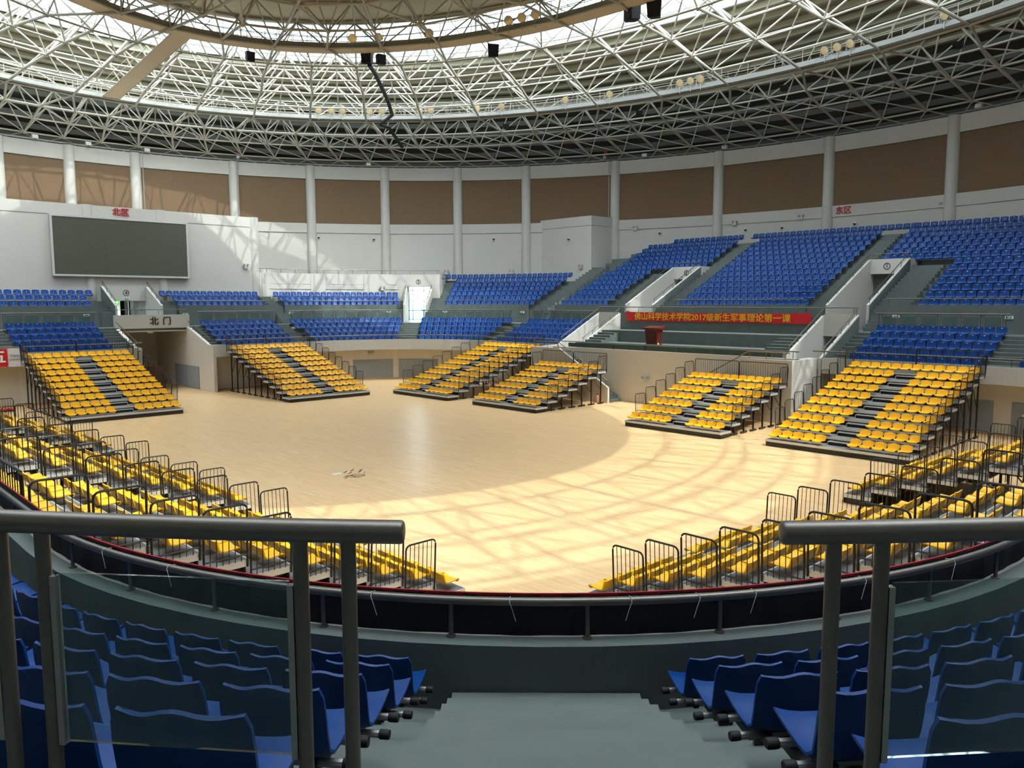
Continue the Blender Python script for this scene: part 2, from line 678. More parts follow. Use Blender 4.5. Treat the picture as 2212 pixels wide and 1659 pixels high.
# black cloth hung outside the near parapet rail, with a red hem and white cable ties
ga, gb = G('S', -4), G('W', -9)
mb = MB()
st = gs(ga, gb, 0.12)
for i, g in enumerate(st):
    w = 0.006 * math.sin(i * 1.7) + 0.004 * math.sin(i * 0.63)
    a = P(g, -0.075 + w)
    b = P(g, -0.07 + w)
    mb.v += [(a[0], a[1], 3.02), (a[0], a[1], 3.405), (b[0], b[1], 3.405), (b[0], b[1], 3.02)]
for i in range(len(st) - 1):
    for k in range(4):
        k2 = (k + 1) % 4
        mb.f.append([i * 4 + k, i * 4 + k2, i * 4 + 4 + k2, i * 4 + 4 + k])
        mb.m.append(0)
cloth = mb.build('banner_cloth', mat('black_cloth', (14, 14, 16), 0.9))
tag(cloth, 'long black cloth banner tied along the near curved parapet rail', 'banner')
mb = MB()
strip(mb, ga, gb, -0.088, -0.07, 3.395, 3.418, step=0.12)
mb.build('red_hem', mat('red_cloth', (150, 20, 30), 0.8), cloth)
for k, ang in enumerate([214.9, 223.37, 230.63, 234.82, 238.46, 246.48, 254.86, 199.5, 192.3]):
    x, y, nx, ny = P(G('SW', ang), 0.055)
    mb = MB()
    lean = (0.05 if ang > 226 else -0.05)
    tx, ty = -ny, nx
    mb.tube([(x - nx * 0.10, y - ny * 0.10, 3.40), (x - nx * 0.02, y - ny * 0.02, 3.42), (x, y, 3.385), (x - tx * lean * 0.4, y - ty * lean * 0.4, 3.33), (x - tx * lean, y - ty * lean, 3.23)], 0.0025, 5)
    mb.build('cable_tie', M_PLATE, cloth)


# glass balustrades at the back of the lower stand
def glass_railing(a, b, label, d=GL_D, first=None, ends=(0.15, 0.15), zc=5.2, rr=0.0315):
    root = tag(empty('glass_balustrade', (P((a + b) / 2, d)[0], P((a + b) / 2, d)[1], W_Z)), label, 'balustrade', 'glass balustrades of the walkway')
    ox, oy, oz = root.location
    k = (RC + d) / RC          # arc stretch
    mb = MB()
    pts = [Vector((p[0] - ox, p[1] - oy, zc - oz)) for p in rail_pts(a, b, d, 0, 0.12)]
    e0, e1 = (pts[0] - pts[1]).normalized(), (pts[-1] - pts[-2]).normalized()
    caps0 = [pts[0] + e0 * rr * q for q in (0.34, 0.28, 0.17)]
    caps1 = [pts[-1] + e1 * rr * q for q in (0.17, 0.28, 0.34)]
    mb.tube(caps0 + pts + caps1, [rr * 0.55, rr * 0.85, rr * 0.96] + [rr] * len(pts) + [rr * 0.96, rr * 0.85, rr * 0.55], 20)
    mb.build('handrail', M_STEEL, root, True)
    q = MB()
    q.tube([(0, 0, 0), (0, 0, zc - W_Z - 0.02)], 0.0205, 12)
    q.lathe([(0.05, 0.0), (0.05, 0.012), (0.022, 0.016)], 12)
    me = q.mesh('post', M_STEEL, True)
    # arc-aware stations
    def real_len(g0, g1):
        n = 40
        L = 0
        for i in range(n):
            p, q2 = P(g0 + (g1 - g0) * i / n, d), P(g0 + (g1 - g0) * (i + 1) / n, d)
            L += math.hypot(p[0] - q2[0], p[1] - q2[1])
        return L
    L = real_len(a, b)
    u0, u1 = ends[0], L - ends[1]
    n = max(1, round((u1 - u0 - 0.13) / 0.89))
    per = (u1 - u0 - 0.13) / n
    posts = []
    for i in range(n + 1):
        posts += [u0 + per * i, u0 + per * i + 0.13]
    # map length to g
    tab = [(0, a)]
    N = 400
    acc = 0
    for i in range(N):
        p, q2 = P(a + (b - a) * i / N, d), P(a + (b - a) * (i + 1) / N, d)
        acc += math.hypot(p[0] - q2[0], p[1] - q2[1])
        tab.append((acc, a + (b - a) * (i + 1) / N))

    def g_at(u):
        for i in range(1, len(tab)):
            if tab[i][0] >= u:
                u0_, g0_ = tab[i - 1]
                u1_, g1_ = tab[i]
                return g0_ + (g1_ - g0_) * (u - u0_) / max(1e-9, u1_ - u0_)
        return tab[-1][1]
    for u in posts:
        x, y, _, _ = P(g_at(u), d)
        obj('post', me, root, (x - ox, y - oy, 0))
    for i in range(n):
        p = P(g_at(posts[2 * i + 1]), d)
        q2 = P(g_at(posts[2 * i + 2]), d)
        vx, vy = q2[0] - p[0], q2[1] - p[1]
        L2 = math.hypot(vx, vy)
        vx, vy = vx / L2, vy / L2
        mb = MB()
        e0, e1, th = 0.034, L2 - 0.034, 0.005
        def pt(u, s, z):
            return (p[0] + vx * u - vy * s - ox, p[1] + vy * u + vx * s - oy, z - oz)
        mb.hull8([pt(e0, -th, 4.57), pt(e1, -th, 4.57), pt(e1, th, 4.57), pt(e0, th, 4.57)], [pt(e0, -th, 5.06), pt(e1, -th, 5.06), pt(e1, th, 5.06), pt(e0, th, 5.06)])
        pane = mb.build('glass_pane', G_RAIL, root)
        mb = MB()
        for (u, s) in ((e0, 1), (e1, -1)):
            w0, w1 = (u - 0.014, u + 0.003) if s == 1 else (u - 0.003, u + 0.014)
            mb.hull8([pt(w0, -0.011, 4.56), pt(w1, -0.011, 4.56), pt(w1, 0.011, 4.56), pt(w0, 0.011, 4.56)], [pt(w0, -0.011, 5.05), pt(w1, -0.011, 5.05), pt(w1, 0.011, 5.05), pt(w0, 0.011, 5.05)])
        mb.build('clamp_strip', M_GALV, pane)
    return root


glass_railing(G('SW', 227.86 + 60), G('SW', 227.86), 'near steel handrail with glass panes right of the aisle', ends=(0.15, 0.13))
glass_railing(G('SW', 223.02), G('SW', 223.02 - 44), 'near steel handrail with glass panes left of the aisle', ends=(0.14, 0.15))
for (a, b, lab) in [(G('N', 2.3), G('N', 8.0), 'glass balustrade between the north gate and the next aisle'),
                    (G('N', 9.2), G('NE', 50.8), 'glass balustrade left of the corner door numbered 3'),
                    (G('NE', 43.6), G('E', 17.0), 'glass balustrade right of the corner door numbered 3'),
                    (G('E', 15.4), G('E', 9.3), 'glass balustrade just left of the red banner stage'),
                    (G('E', -9.75), G('E', -15.8), 'glass balustrade above the right-hand lower blue seats'),
                    (G('N', -9.4), G('N', -4.2), 'glass balustrade left of the north gate')]:
    glass_railing(a, b, lab)

# ------------------------------------------------------------------ upper stand
upper = struct(empty('wall_upper_stand'))
PASS_E = [(6.15, 8.3), (-8.3, -6.15)]
up_iv = [(G('N', 0.85), G('NE', 51.2)), (G('NE', 43.2), G('E', 8.5)), (G('E', 5.95), G('E', -5.95)), (G('E', -8.5), G('N', -2.3) + GT)]
# openings in the front wall where the aisles climb
up_open = {0: [(9.35, 10.0)], }
front_segs = [(G('N', 0.85), G('N', 1.75)), (G('N', 1.95), G('N', 9.35)), (G('N', 10.1), G('NE', 53.4)), (G('NE', 38.3), G('NE', 7.0)), (G('E', 15.0), G('E', 8.5)), (G('E', 4.9), G('E', -4.75)), (G('E', -9.3), G('E', -24.0) if False else G('SE', -30)), (G('SE', -30), G('NW', 120)), (G('NW', 120), G('N', -3.3) + GT)]
for (a, b) in front_segs:
    mb = MB()
    strip(mb, a, b, UP_D, UP_D + 0.16, W_Z, 5.63)
    mb.build('front_wall', M_GREY, upper)
mb = MB()

ELA, ELB, ECX = 39.6, 42.8, -0.7      # the oval outer wall


def ell(t, da=0.0, db=None):
    t = math.radians(t)
    db = da if db is None else db
    return (ECX + (ELA + da) * math.cos(t), (ELB + db) * math.sin(t))


def ell_ymax(x, inset=0.0):
    q = 1 - ((x - ECX) / (ELA - inset)) ** 2
    return (ELB - inset) * math.sqrt(q) if q > 0 else -1


tiers = struct(empty('floor_upper_stand'))
# north, west and south: three rows and a landing behind
for (a, b) in [(G('N', 0.85), G('NE', 51.2)), (G('SE', -20), G('N', -2.3) + GT)]:
    for k in range(3):
        mb = MB()
        strip(mb, a, b, UP_D + 0.16 + 0.9 * k, UP_D + 0.16 + 0.9 * (k + 1), W_Z - 0.2, UP_Z + 0.365 * k)
        mb.build('tread', M_GREY, tiers)
# corner block: seven rows
for k in range(7):
    mb = MB()
    strip(mb, G('NE', 38.3), G('NE', 4.0), UP_D + 0.16 + UP_R * k, UP_D + 0.16 + UP_R * (k + 1) + (2.6 if k == 6 else 0), W_Z - 0.2, UP_Z + UP_H * k)
    mb.build('tread', M_GREY, tiers)
# east: fourteen straight rows, cut by the two passages and by the oval wall
EX0 = X1 + UP_D + 0.16
for k in range(14):
    xa, xb = EX0 + UP_R * k, EX0 + UP_R * (k + 1) + (1.6 if k == 13 else 0)
    ym = min(17.5, ell_ymax(min(xb, 38.2), 0.2) + 0.4)
    if k < 7:
        iv = [(8.45, ym), (-6.0, 6.0), (-22.5 if ym > 17 else -ym, -8.45)]
    else:
        iv = [(-min(22.5, ell_ymax(min(xb, 38.2), 0.2) + 0.4), ym)]
    for (ya, yb) in iv:
        mb = MB()
        mb.box(xa, xb, ya, yb, W_Z - 0.2 if k < 8 else UP_Z + UP_H * k - 1.0, UP_Z + UP_H * k)
        mb.build('tread', M_GREY, tiers)
# stairs of the upper stand
i0 = len(low_aisles)
up_flights = [(G('E', 5.35), 1.05, 13), (G('E', -5.35), 1.05, 13), (G('E', -9.4), 1.7, 7), (G('E', 9.4), 1.7, 7), (G('E', 16.6), 1.5, 9), (G('N', 9.7), 0.95, 3)]
for i, (g, w, rows) in enumerate(up_flights):
    flight('stair_%d' % (i0 + i + 1), g, w, UP_D + 0.16, UP_Z, rows, UP_R if rows != 3 else 0.9, UP_H if rows != 3 else 0.365, M_GREY)
# short flights from the walkway up to the front rows
for i, (g, w) in enumerate([(G('E', 5.35), 1.05), (G('E', -5.35), 1.05), (G('E', -8.95), 0.8), (G('E', 16.4), 1.5), (G('N', 9.7), 0.75), (G('NE', 40.6), 1.6)]):
    root = struct(empty('stair_%d' % (40 + i)))
    root.matrix_world = local_frame(g)
    for k in range(5):
        mb = MB()
        mb.box(-w / 2, w / 2, UP_D - 0.95 + 0.28 * k, UP_D + (0.15 if i < 5 else 0.49), W_Z + 0.2 * k, W_Z + 0.2 * (k + 1))
        mb.build('step', M_GREY, root)
# the long straight stair beside door 3
root = struct(empty('stair_50'))
root.matrix_world = local_frame(G('NE', 40.6))
for k in range(14):
    mb = MB()
    mb.box(-0.75, 0.75, UP_D + 0.5 + 0.42 * k, UP_D + 0.95 + 0.42 * k + (3.0 if k == 13 else 0), W_Z, UP_Z + 0.196 * k)
    mb.build('step', M_GREY, root)

# upper stand front rails
up_rails = [(G('N', 1.95), G('N', 8.7), 'steel rail above the grey wall right of the doorway under the screen'),
            (G('N', 10.3), G('NE', 53.6), 'steel rail above the grey wall left of the glazed corner doorway'),
            (G('NE', 38.3), G('NE', 7.6), 'steel rail above the grey wall right of the glazed corner doorway'),
            (G('E', 15.0), G('E', 9.2), 'steel rail in front of the upper blue block beside door 2'),
            (G('E', 4.4), G('E', -4.7), 'steel rail in front of the central upper blue block'),
            (G('E', -9.3), G('E', -22), 'steel rail in front of the rightmost upper blue block'),
            (G('NW', 150), G('N', -3.4) + GT, 'steel rail above the grey wall left of the doorway under the screen')]
for (a, b, lab) in up_rails:
    root = tag(empty('stand_railing', (P(a, UP_D)[0], P(a, UP_D)[1], 5.63)), lab, 'railing', 'rails along the upper stand')
    ox, oy, oz = root.location
    mb = MB()
    mb.tube([(p[0] - ox, p[1] - oy, 0.32) for p in rail_pts(a, b, UP_D + 0.08, 0, 0.4)], 0.032, 10)
    mb.build('handrail', M_STEEL, root, True)
    n = max(2, int((b - a) / 1.6))
    q = MB()
    q.tube([(0, 0, 0), (0, 0, 0.31)], 0.02, 8)
    me = q.mesh('post', M_STEEL, True)
    for k in range(n + 1):
        x, y, _, _ = P(a + (b - a) * (0.01 + 0.98 * k / n), UP_D + 0.08)
        obj('post', me, root, (x - ox, y - oy, 0))


# passages ("vomitories"): two walls that slope down towards the walkway, a header and a steel rail on each wall
def slope_rail(root, pts, h=0.32, r=0.025, n=5):
    mb = MB()
    mb.tube([(p[0], p[1], p[2] + h) for p in pts], r, 8)
    mb.build('handrail', M_STEEL, root, True)
    a, b = Vector(pts[0]), Vector(pts[-1])
    for k in range(n):
        p = a.lerp(b, (k + 0.1) / (n - 0.8))
        mb = MB()
        mb.tube([(p.x, p.y, p.z), (p.x, p.y, p.z + h)], 0.016, 6)
        mb.build('post', M_STEEL, root)


def circled(num, pos, outward, r=0.22, parent=None):
    """a black ring with the figure inside, painted on a wall"""
    root = tag(empty('door_number'), 'black circled number %s painted on the white wall above a doorway' % num, 'sign', 'circled door numbers')
    root.matrix_world = frame_matrix(pos, outward)
    mb = MB()
    n = 32
    vs, fs = [], []
    for k in range(n):
        a = 2 * PI * k / n
        c, s = math.cos(a), math.sin(a)
        vs += [(c * r, s * r, 0.0), (c * r * 0.84, s * r * 0.84, 0.0), (c * r, s * r, 0.012), (c * r * 0.84, s * r * 0.84, 0.012)]
    for k in range(n):
        j = (k + 1) % n
        fs += [(4 * k, 4 * j, 4 * j + 2, 4 * k + 2), (4 * k + 2, 4 * j + 2, 4 * j + 3, 4 * k + 3), (4 * k + 1, 4 * k + 3, 4 * j + 3, 4 * j + 1)]
    mb.add(vs, fs)
    mb.build('ring', M_INK, root)
    obj('numeral', text_mesh(num, r * 1.5, 0.006, M_INK), root, (0, -0.01, 0.006))
    root['label'] = {'1': 'black circled number 1 on the white header right of centre', '2': 'black circled number 2 on the white header above the stage', '3': 'black circled number 3 above the glazed corner doorway', '4': 'black circled number 4 under the big dark screen'}[num]
    return root


for (ya, yb), num in zip(PASS_E, '21'):
    root = struct(empty('wall_passage_%s' % num))
    s = 1 if ya > 0 else -1
    xh = 30.2
    for (y, t) in ((ya, 0), (yb, 1)):
        mb = MB()
        w0, w1 = (y - 0.15, y) if t == 0 else (y, y + 0.15)
        poly = [(UP_D + X1, W_Z), (xh + 4, W_Z), (xh + 4, 8.4), (xh, 8.4), (UP_D + X1, 5.63)]
        mb.prism(poly, 'y', w0, w1)
        inner = (t == 0 and True) or (t == 1)
        mb.build('side_wall', M_WHITE if True else M_GREY, root)
        # grey outer face towards the stairs
        mb = MB()
        e = 0.02
        w0, w1 = (y - 0.15 - e, y - 0.15) if t == 0 else (y + 0.15, y + 0.15 + e)
        poly2 = [(UP_D + X1, W_Z), (xh, W_Z), (xh, 8.36), (UP_D + X1, 5.59)]
        mb.prism(poly2, 'y', w0, w1)
        mb.build('outer_facing', M_GREY, root)
        yy = y - 0.075 if t == 0 else y + 0.075
        slope_rail(root, [(UP_D + X1 + 0.1, yy, 5.66), (xh, yy, 8.4)], n=6)
    mb = MB()
    mb.box(xh, xh + 0.2, ya, yb, 7.5, 8.4)
    mb.build('header', M_WHITE, root)
    mb = MB()
    mb.box(xh + 0.2, xh + 4, ya, yb, 7.5, 7.6)
    mb.build('passage_ceiling', M_WHITE, root)
    mb = MB()
    mb.box(xh + 3.9, xh + 4, ya, yb, W_Z, 7.6)
    mb.build('passage_end', M_WHITE, root)
    mb = MB()
    mb.box(X1 + UP_D, xh + 4, ya, yb, W_Z - 0.2, W_Z)
    mb.build('passage_floor', M_GREY, root)
    mb = MB()
    mb.tube([(xh + 0.1, ya - 0.05, 8.72), (xh + 0.1, yb + 0.05, 8.72)], 0.025, 8)
    mb.build('header_rail', M_STEEL, root, True)
    for f in (0.02, 0.5, 0.98):
        mb = MB()
        mb.tube([(xh + 0.1, ya + (yb - ya) * f, 8.4), (xh + 0.1, ya + (yb - ya) * f, 8.72)], 0.016, 6)
        mb.build('header_post', M_STEEL, root)
    circled(num, (xh - 0.012, -7.12 if s < 0 else 7.22, 7.96), (-1, 0, 0), 0.2)

# passage 4 under the screen (north)
root = struct(empty('wall_passage_4'))
for (x, t) in ((-2.15, 0), (0.68, 1)):
    mb = MB()
    w0, w1 = (x - 0.15, x) if t == 0 else (x, x + 0.15)
    mb.prism([(Y1 + UP_D, W_Z), (37.0, W_Z), (37.0, 7.0), (33.4, 7.0), (Y1 + UP_D, 5.63)], 'x', w0, w1)
    mb.build('side_wall', M_WHITE, root)
    mb = MB()
    w0, w1 = (x - 0.17, x - 0.15) if t == 0 else (x + 0.15, x + 0.17)
    mb.prism([(Y1 + UP_D, W_Z), (33.4, W_Z), (33.4, 6.96), (Y1 + UP_D, 5.59)], 'x', w0, w1)
    mb.build('outer_facing', M_GREY, root)
    xx = x - 0.075 if t == 0 else x + 0.075
    slope_rail(root, [(xx, Y1 + UP_D + 0.1, 5.66), (xx, 33.3, 7.0)], n=4)
mb = MB()
mb.box(-2.15, 0.68, 33.4, 33.6, 5.96, 7.05)
mb.build('header', M_WHITE, root)
mb = MB()
mb.box(-2.15, 0.68, 33.6, 37.0, 5.96, 6.06)
mb.build('passage_ceiling', M_WHITE, root)
mb = MB()
mb.box(-2.15, 0.68, Y1 + UP_D, 37.0, W_Z - 0.2, W_Z)
mb.build('passage_floor', M_GREY, root)
circled('4', (-0.66, 33.388, 6.52), (0, -1, 0), 0.21)

# passage 3 in the north-east corner
root = struct(empty('wall_passage_3'))
A3L, A3R = 50.6, 43.8


def arc_pt(ang, r, c=(CXb, CYb)):
    a = math.radians(ang)
    return (c[0] + r * math.cos(a), c[1] + r * math.sin(a))


R_BAL = RC + 9.43
for ang, sgn in ((A3L, 1), (A3R, -1)):
    mb = MB()
    r0, r1 = RC + UP_D, R_BAL + 3.2
    da = sgn * math.degrees(0.16 / 15)
    p = [arc_pt(ang, r0), arc_pt(ang + da, r0), arc_pt(ang + da, r1), arc_pt(ang, r1)]
    zt0, zt1 = 5.63, 7.0
    rm = R_BAL
    pm = [arc_pt(ang, rm), arc_pt(ang + da, rm)]
    mb.hull8([(*p[0], W_Z), (*p[1], W_Z), (*pm[1], W_Z), (*pm[0], W_Z)], [(*p[0], zt0), (*p[1], zt0), (*pm[1], zt1), (*pm[0], zt1)])
    mb.hull8([(*pm[0], W_Z), (*pm[1], W_Z), (*p[2], W_Z), (*p[3], W_Z)], [(*pm[0], 7.6), (*pm[1], 7.6), (*p[2], 7.6), (*p[3], 7.6)])
    mb.build('side_wall', M_WHITE, root)
    slope_rail(root, [(*arc_pt(ang + da / 2, r0 + 0.1), 5.66), (*arc_pt(ang + da / 2, R_BAL - 0.05), 7.0)], n=4)
mb = MB()
p = [arc_pt(A3L, R_BAL + 0.2), arc_pt(A3R, R_BAL + 0.2), arc_pt(A3R, R_BAL + 3.2), arc_pt(A3L, R_BAL + 3.2)]
mb.hull8([(*q, 7.2) for q in p], [(*q, 7.3) for q in p])
mb.build('passage_ceiling', M_WHITE, root)
p = [arc_pt(A3L, RC + UP_D), arc_pt(A3R, RC + UP_D), arc_pt(A3R, R_BAL + 3.2), arc_pt(A3L, R_BAL + 3.2)]
mb = MB()
mb.hull8([(*q, W_Z - 0.2) for q in p], [(*q, W_Z) for q in p])
mb.build('passage_floor', M_GREY, root)
# glazed end of passage 3
wroot = struct(empty('window_1'))
pa, pb = Vector((*arc_pt(A3L, R_BAL + 3.05), 0)), Vector((*arc_pt(A3R, R_BAL + 3.05), 0))
dv = (pb - pa)
nn = Vector((dv.y, -dv.x, 0)).normalized()


def wq(mb, u0, u1, z0, z1, th):
    q = []
    for (u, s) in ((u0, -th), (u1, -th), (u1, th), (u0, th)):
        v = pa + dv * u + nn * s
        q.append((v.x, v.y))
    return mb.hull8([(*a, z0) for a in q], [(*a, z1) for a in q])


for u in (0.0, 0.14, 0.56, 0.97):
    mb = MB()
    wq(mb, u, u + 0.025, W_Z, 7.2, 0.04)
    mb.build('mullion', M_BLACK, wroot)
for z in (4.25, 5.05, 5.9, 6.85):
    mb = MB()
    wq(mb, 0, 1, z, z + 0.06, 0.035)
    mb.build('transom', M_BLACK, wroot)
for (u0, u1) in ((0.02, 0.14), (0.165, 0.56), (0.585, 0.97)):
    mb = MB()
    wq(mb, u0, u1, W_Z, 7.2, 0.006)
    mb.build('glass_pane', G_WIN, wroot)
circled('3', (*arc_pt(47.2, R_BAL - 0.012), 7.58), tuple(-Vector((math.cos(math.radians(47.2)), math.sin(math.radians(47.2)), 0))), 0.2)
# glazed end of passage 4
wroot = struct(empty('window_2'))
for x in (-2.1, -0.85, 0.0, 0.6):
    mb = MB()
    w = 0.28 if x == -0.85 + 0.85 else 0.08
    mb.box(x, x + (0.3 if x == 0.0 else 0.07), 36.9, 37.0, W_Z, 6.0)
    mb.build('mullion', M_BLACK, wroot)
mb = MB()
mb.box(-2.1, 0.65, 36.94, 36.955, W_Z, 6.0)
mb.build('glass_pane', G_WIN, wroot)

# ------------------------------------------------------------------ north wall with the big screen, the corner balcony
nwall = struct(empty('wall_north'))
for (xa, xb, za, zb) in [(-22.0, -2.3, 5.5, 12.5), (0.83, 9.45, 5.5, 12.5), (-2.3, 0.83, 7.0, 12.5)]:
    mb = MB()
    mb.box(xa, xb, 33.5, 33.8, za, zb)
    mb.build('wall_face', M_WHITE, nwall)
mb = MB()
mb.box(-22, 9.45, 33.8, 42.3, 12.35, 12.5)
mb.build('wall_top_ledge', M_WHITE, nwall)
mb = MB()
mb.box(9.2, 9.45, 33.8, 41.0, 7.5, 12.5)
mb.build('wall_return', M_WHITE, nwall)
mb = MB()
mb.lathe([(0.42, 5.5), (0.42, 12.52)], 20, (9.2, 33.75, 0))
mb.build('corner_column', M_WHITE, nwall, True)
for x in (-2.85, 2.0):
    mb = MB()
    mb.lathe([(0.42, 5.5), (0.42, 12.53)], 20, (x, 33.78, 0))
    mb.build('engaged_column', M_WHITE, nwall, True)
for (xa, xb) in ((-22, -3.2), (2.4, 8.8)):
    mb = MB()
    mb.box(xa, xb, 33.46, 33.5, 5.9, 6.75)
    mb.build('dado', M_WHITE, nwall)
mb = MB()
for (xa, xb) in ((-22, -5.3), (3.9, 8.8)):
    mb.box(xa, xb, 33.485, 33.502, 11.72, 11.75)
mb.build('shadow_joint', mat('joint_grey', (120, 122, 122), 0.8), nwall)

balc = struct(empty('wall_balcony'))
gA, gB, gC = G('N', 9.55), G('NE', A3L + 0.05), G('NE', A3R - 0.05)
gD = G('NE', 41.0)
mb = MB()
strip(mb, gA, gB, 9.43, 9.65, 5.5, 8.22, step=0.5)
mb.build('wall_face', M_WHITE, balc)
mb = MB()
strip(mb, gB, gC, 9.43, 9.65, 7.2, 8.22, step=0.3)
mb.build('door_header', M_WHITE, balc)
mb = MB()
strip(mb, gC, gD, 9.43, 9.75, W_Z, 8.22, step=0.3)
mb.build('end_pier', M_WHITE, balc)
mb = MB()
strip(mb, gA, gD, 9.5, 12.6, 7.85, 7.95, step=0.5)
mb.build('balcony_floor', M_WHITE, balc)
p0, p1 = P(gD, 9.43), P(gD, 13.5)
mb = MB()
mb.hull8([(p0[0], p0[1], W_Z), (p1[0], p1[1], W_Z), (p1[0] - 0.2, p1[1] + 0.2, W_Z), (p0[0] - 0.2, p0[1] + 0.2, W_Z)], [(p0[0], p0[1], 8.22), (p1[0], p1[1], 8.22), (p1[0] - 0.2, p1[1] + 0.2, 8.22), (p0[0] - 0.2, p0[1] + 0.2, 8.22)])
mb.build('end_return', M_WHITE, balc)
for k, f in enumerate((0.0, 0.36, 0.70)):
    g = gA + (gB - gA) * f + 0.15
    mb = MB()
    strip(mb, g, g + 0.55, 9.38, 9.43, 5.5, 8.2, step=0.2)
    mb.build('pilaster', M_WHITE, balc)
for (z0, z1, w) in ((7.35, 7.38, 0.012), (6.9, 6.94, 0.02)):
    mb = MB()
    strip(mb, gA + 0.7, gB - 0.3, 9.43 - w, 9.43, z0, z1, step=0.5)
    mb.build('string_course', M_WHITE if w < 0.015 else MATS['joint_grey'], balc)
root = tag(empty('balcony_railing', (P(gA, 9.5)[0], P(gA, 9.5)[1], 8.22)), 'thin steel rail along the top of the white curved balcony', 'railing')
ox, oy, oz = root.location
mb = MB()
mb.tube([(p[0] - ox, p[1] - oy, 0.33) for p in rail_pts(gA, gD, 9.52, 0, 0.3)], 0.028, 8)
mb.build('handrail', M_STEEL, root, True)
q = MB()
q.tube([(0, 0, 0), (0, 0, 0.33)], 0.018, 6)
me = q.mesh('post', M_STEEL, True)
for k in range(14):
    x, y, _, _ = P(gA + (gD - gA) * (0.01 + k * 0.98 / 13), 9.52)
    obj('post', me, root, (x - ox, y - oy, 0))

# big dark screen
root = tag(empty('video_screen', (-0.7, 33.5, 9.67)), 'large dark olive video screen with silver frame on the north wall', 'screen')
mb = MB()
mb.box(-4.54, 4.54, -0.22, 0.0, -2.03, 2.03)
mb.build('housing', M_GALV, root)


def screen_mat():
    m = mat('unlit_led_screen', (74, 78, 66), 0.55)
    return m


for k in range(8):
    mb = MB()
    w = 8.84 / 8
    mb.box(-4.42 + w * k + 0.001, -4.42 + w * (k + 1) - 0.001, -0.235, -0.2, -1.92, 1.92)
    mb.build('led_panel', screen_mat(), root)
for (xa, xb, za, zb) in ((-4.56, 4.56, 1.92, 2.05), (-4.56, 4.56, -2.05, -1.92), (-4.56, -4.42, -1.92, 1.92), (4.42, 4.56, -1.92, 1.92)):
    n = 8 if xb - xa > 1 else 4
    for k in range(n):
        mb = MB()
        if xb - xa > 1:
            w = (xb - xa) / n
            mb.box(xa + w * k + 0.004, xa + w * (k + 1) - 0.004, -0.26, -0.18, za, zb)
        else:
            w = (zb - za) / n
            mb.box(xa, xb, -0.26, -0.18, za + w * k + 0.004, za + w * (k + 1) - 0.004)
        mb.build('frame_segment', M_ALU, root)


def letters(body, pos, outward, size, material, name, label, depth=0.02, squeeze=1.0, spacing=1.0):
    o = obj(name, text_mesh(body, size, depth, material, squeeze, spacing, 0.022))
    o.matrix_world = frame_matrix(pos, outward)
    return tag(o, label, 'lettering')


letters('北区', (-0.7, 33.47, 12.14), (0, -1, 0), 0.56, M_RED, 'wall_lettering', 'red Chinese characters 北区 above the dark screen')

# ------------------------------------------------------------------ oval outer wall
ow = struct(empty('wall_outer'))
col_t = []
for (x, y) in [(-1.34, 42.79), (3.5, 42.56), (11.06, 40.87), (17.02, 38.28), (22.53, 34.66), (27.4, 30.15), (31.32, 25.19), (35.2, 18.06), (37.92, 9.47), (38.89, 0.7), (38.21, -7.96)]:
    col_t.append(math.degrees(math.atan2(y / ELB, (x - ECX) / ELA)))
col_t = [col_t[0] + 21, col_t[0] + 14, col_t[0] + 7] + col_t + [col_t[-1] - 12.5]


def ell_strip(mb, t0, t1, d0, d1, z0, z1, material=None, step=2.0):
    n = max(1, int(abs(t1 - t0) / step + 0.5))
    vs = []
    for i in range(n + 1):
        t = t0 + (t1 - t0) * i / n
        a, b = ell(t, d0), ell(t, d1)
        vs += [(*a, z0), (*b, z0), (*b, z1), (*a, z1)]
    fs = []
    for i in range(n):
        for k in range(4):
            k2 = (k + 1) % 4
            fs.append((i * 4 + k, i * 4 + k2, i * 4 + 4 + k2, i * 4 + 4 + k))
    fs += [(0, 1, 2, 3), (n * 4 + 3, n * 4 + 2, n * 4 + 1, n * 4)]
    return mb.add(vs, fs, material)


t_hi, t_lo = 123.0, -34.0
# openings for the two glazed doorways are left out of the lower wall
low_parts = [(-34, 40.5), (57.0, 86.2), (93.6, 326)]
for (a, b) in low_parts:
    mb = MB()
    ell_strip(mb, a, b, 0.0, 0.35, 0.0, 12.1)
    mb.build('lower_wall', M_WHITE, ow)
for (a, b) in ((40.5, 57.0), (86.2, 93.6)):
    mb = MB()
    ell_strip(mb, a, b, 0.0, 0.35, 7.3, 12.1)
    mb.build('lower_wall', M_WHITE, ow)
    mb = MB()
    ell_strip(mb, a, b, 0.0, 0.35, 0.0, 4.0)
    mb.build('lower_wall', M_WHITE, ow)
mb = MB()
ell_strip(mb, t_lo, 326, -0.07, 0.35, 12.1, 12.93)
mb.build('lower_beam', M_WHITE, ow)
mb = MB()
ell_strip(mb, t_lo, 326, -0.07, 0.35, 16.87, 18.0)
mb.build('upper_beam', M_WHITE, ow)
mb = MB()
ell_strip(mb, t_lo, 326, 0.12, 0.35, 12.93, 16.87)
mb.build('panel_backing', M_WHITE, ow)
for a, b in zip(col_t[:-1], col_t[1:]):
    mb = MB()
    ell_strip(mb, a - 0.55, b + 0.55, 0.02, 0.12, 12.96, 16.84, step=1.5)
    mb.build('acoustic_panel', M_PANEL, ow)
for t in col_t:
    x, y = ell(t, 0.05)
    mb = MB()
    mb.lathe([(0.42, 5.0), (0.42, 18.0)], 20, (x, y, 0))
    mb.build('column', M_WHITE, ow, True)
mb = MB()
ell_strip(mb, -180, 180, 1.5, 1.7, 17.0, 18.8, step=3)
mb.build('attic_wall', M_SHELL, ow)
mb = MB()
ell_strip(mb, -180, 180, 0.0, 1.7, 17.8, 17.98, step=3)
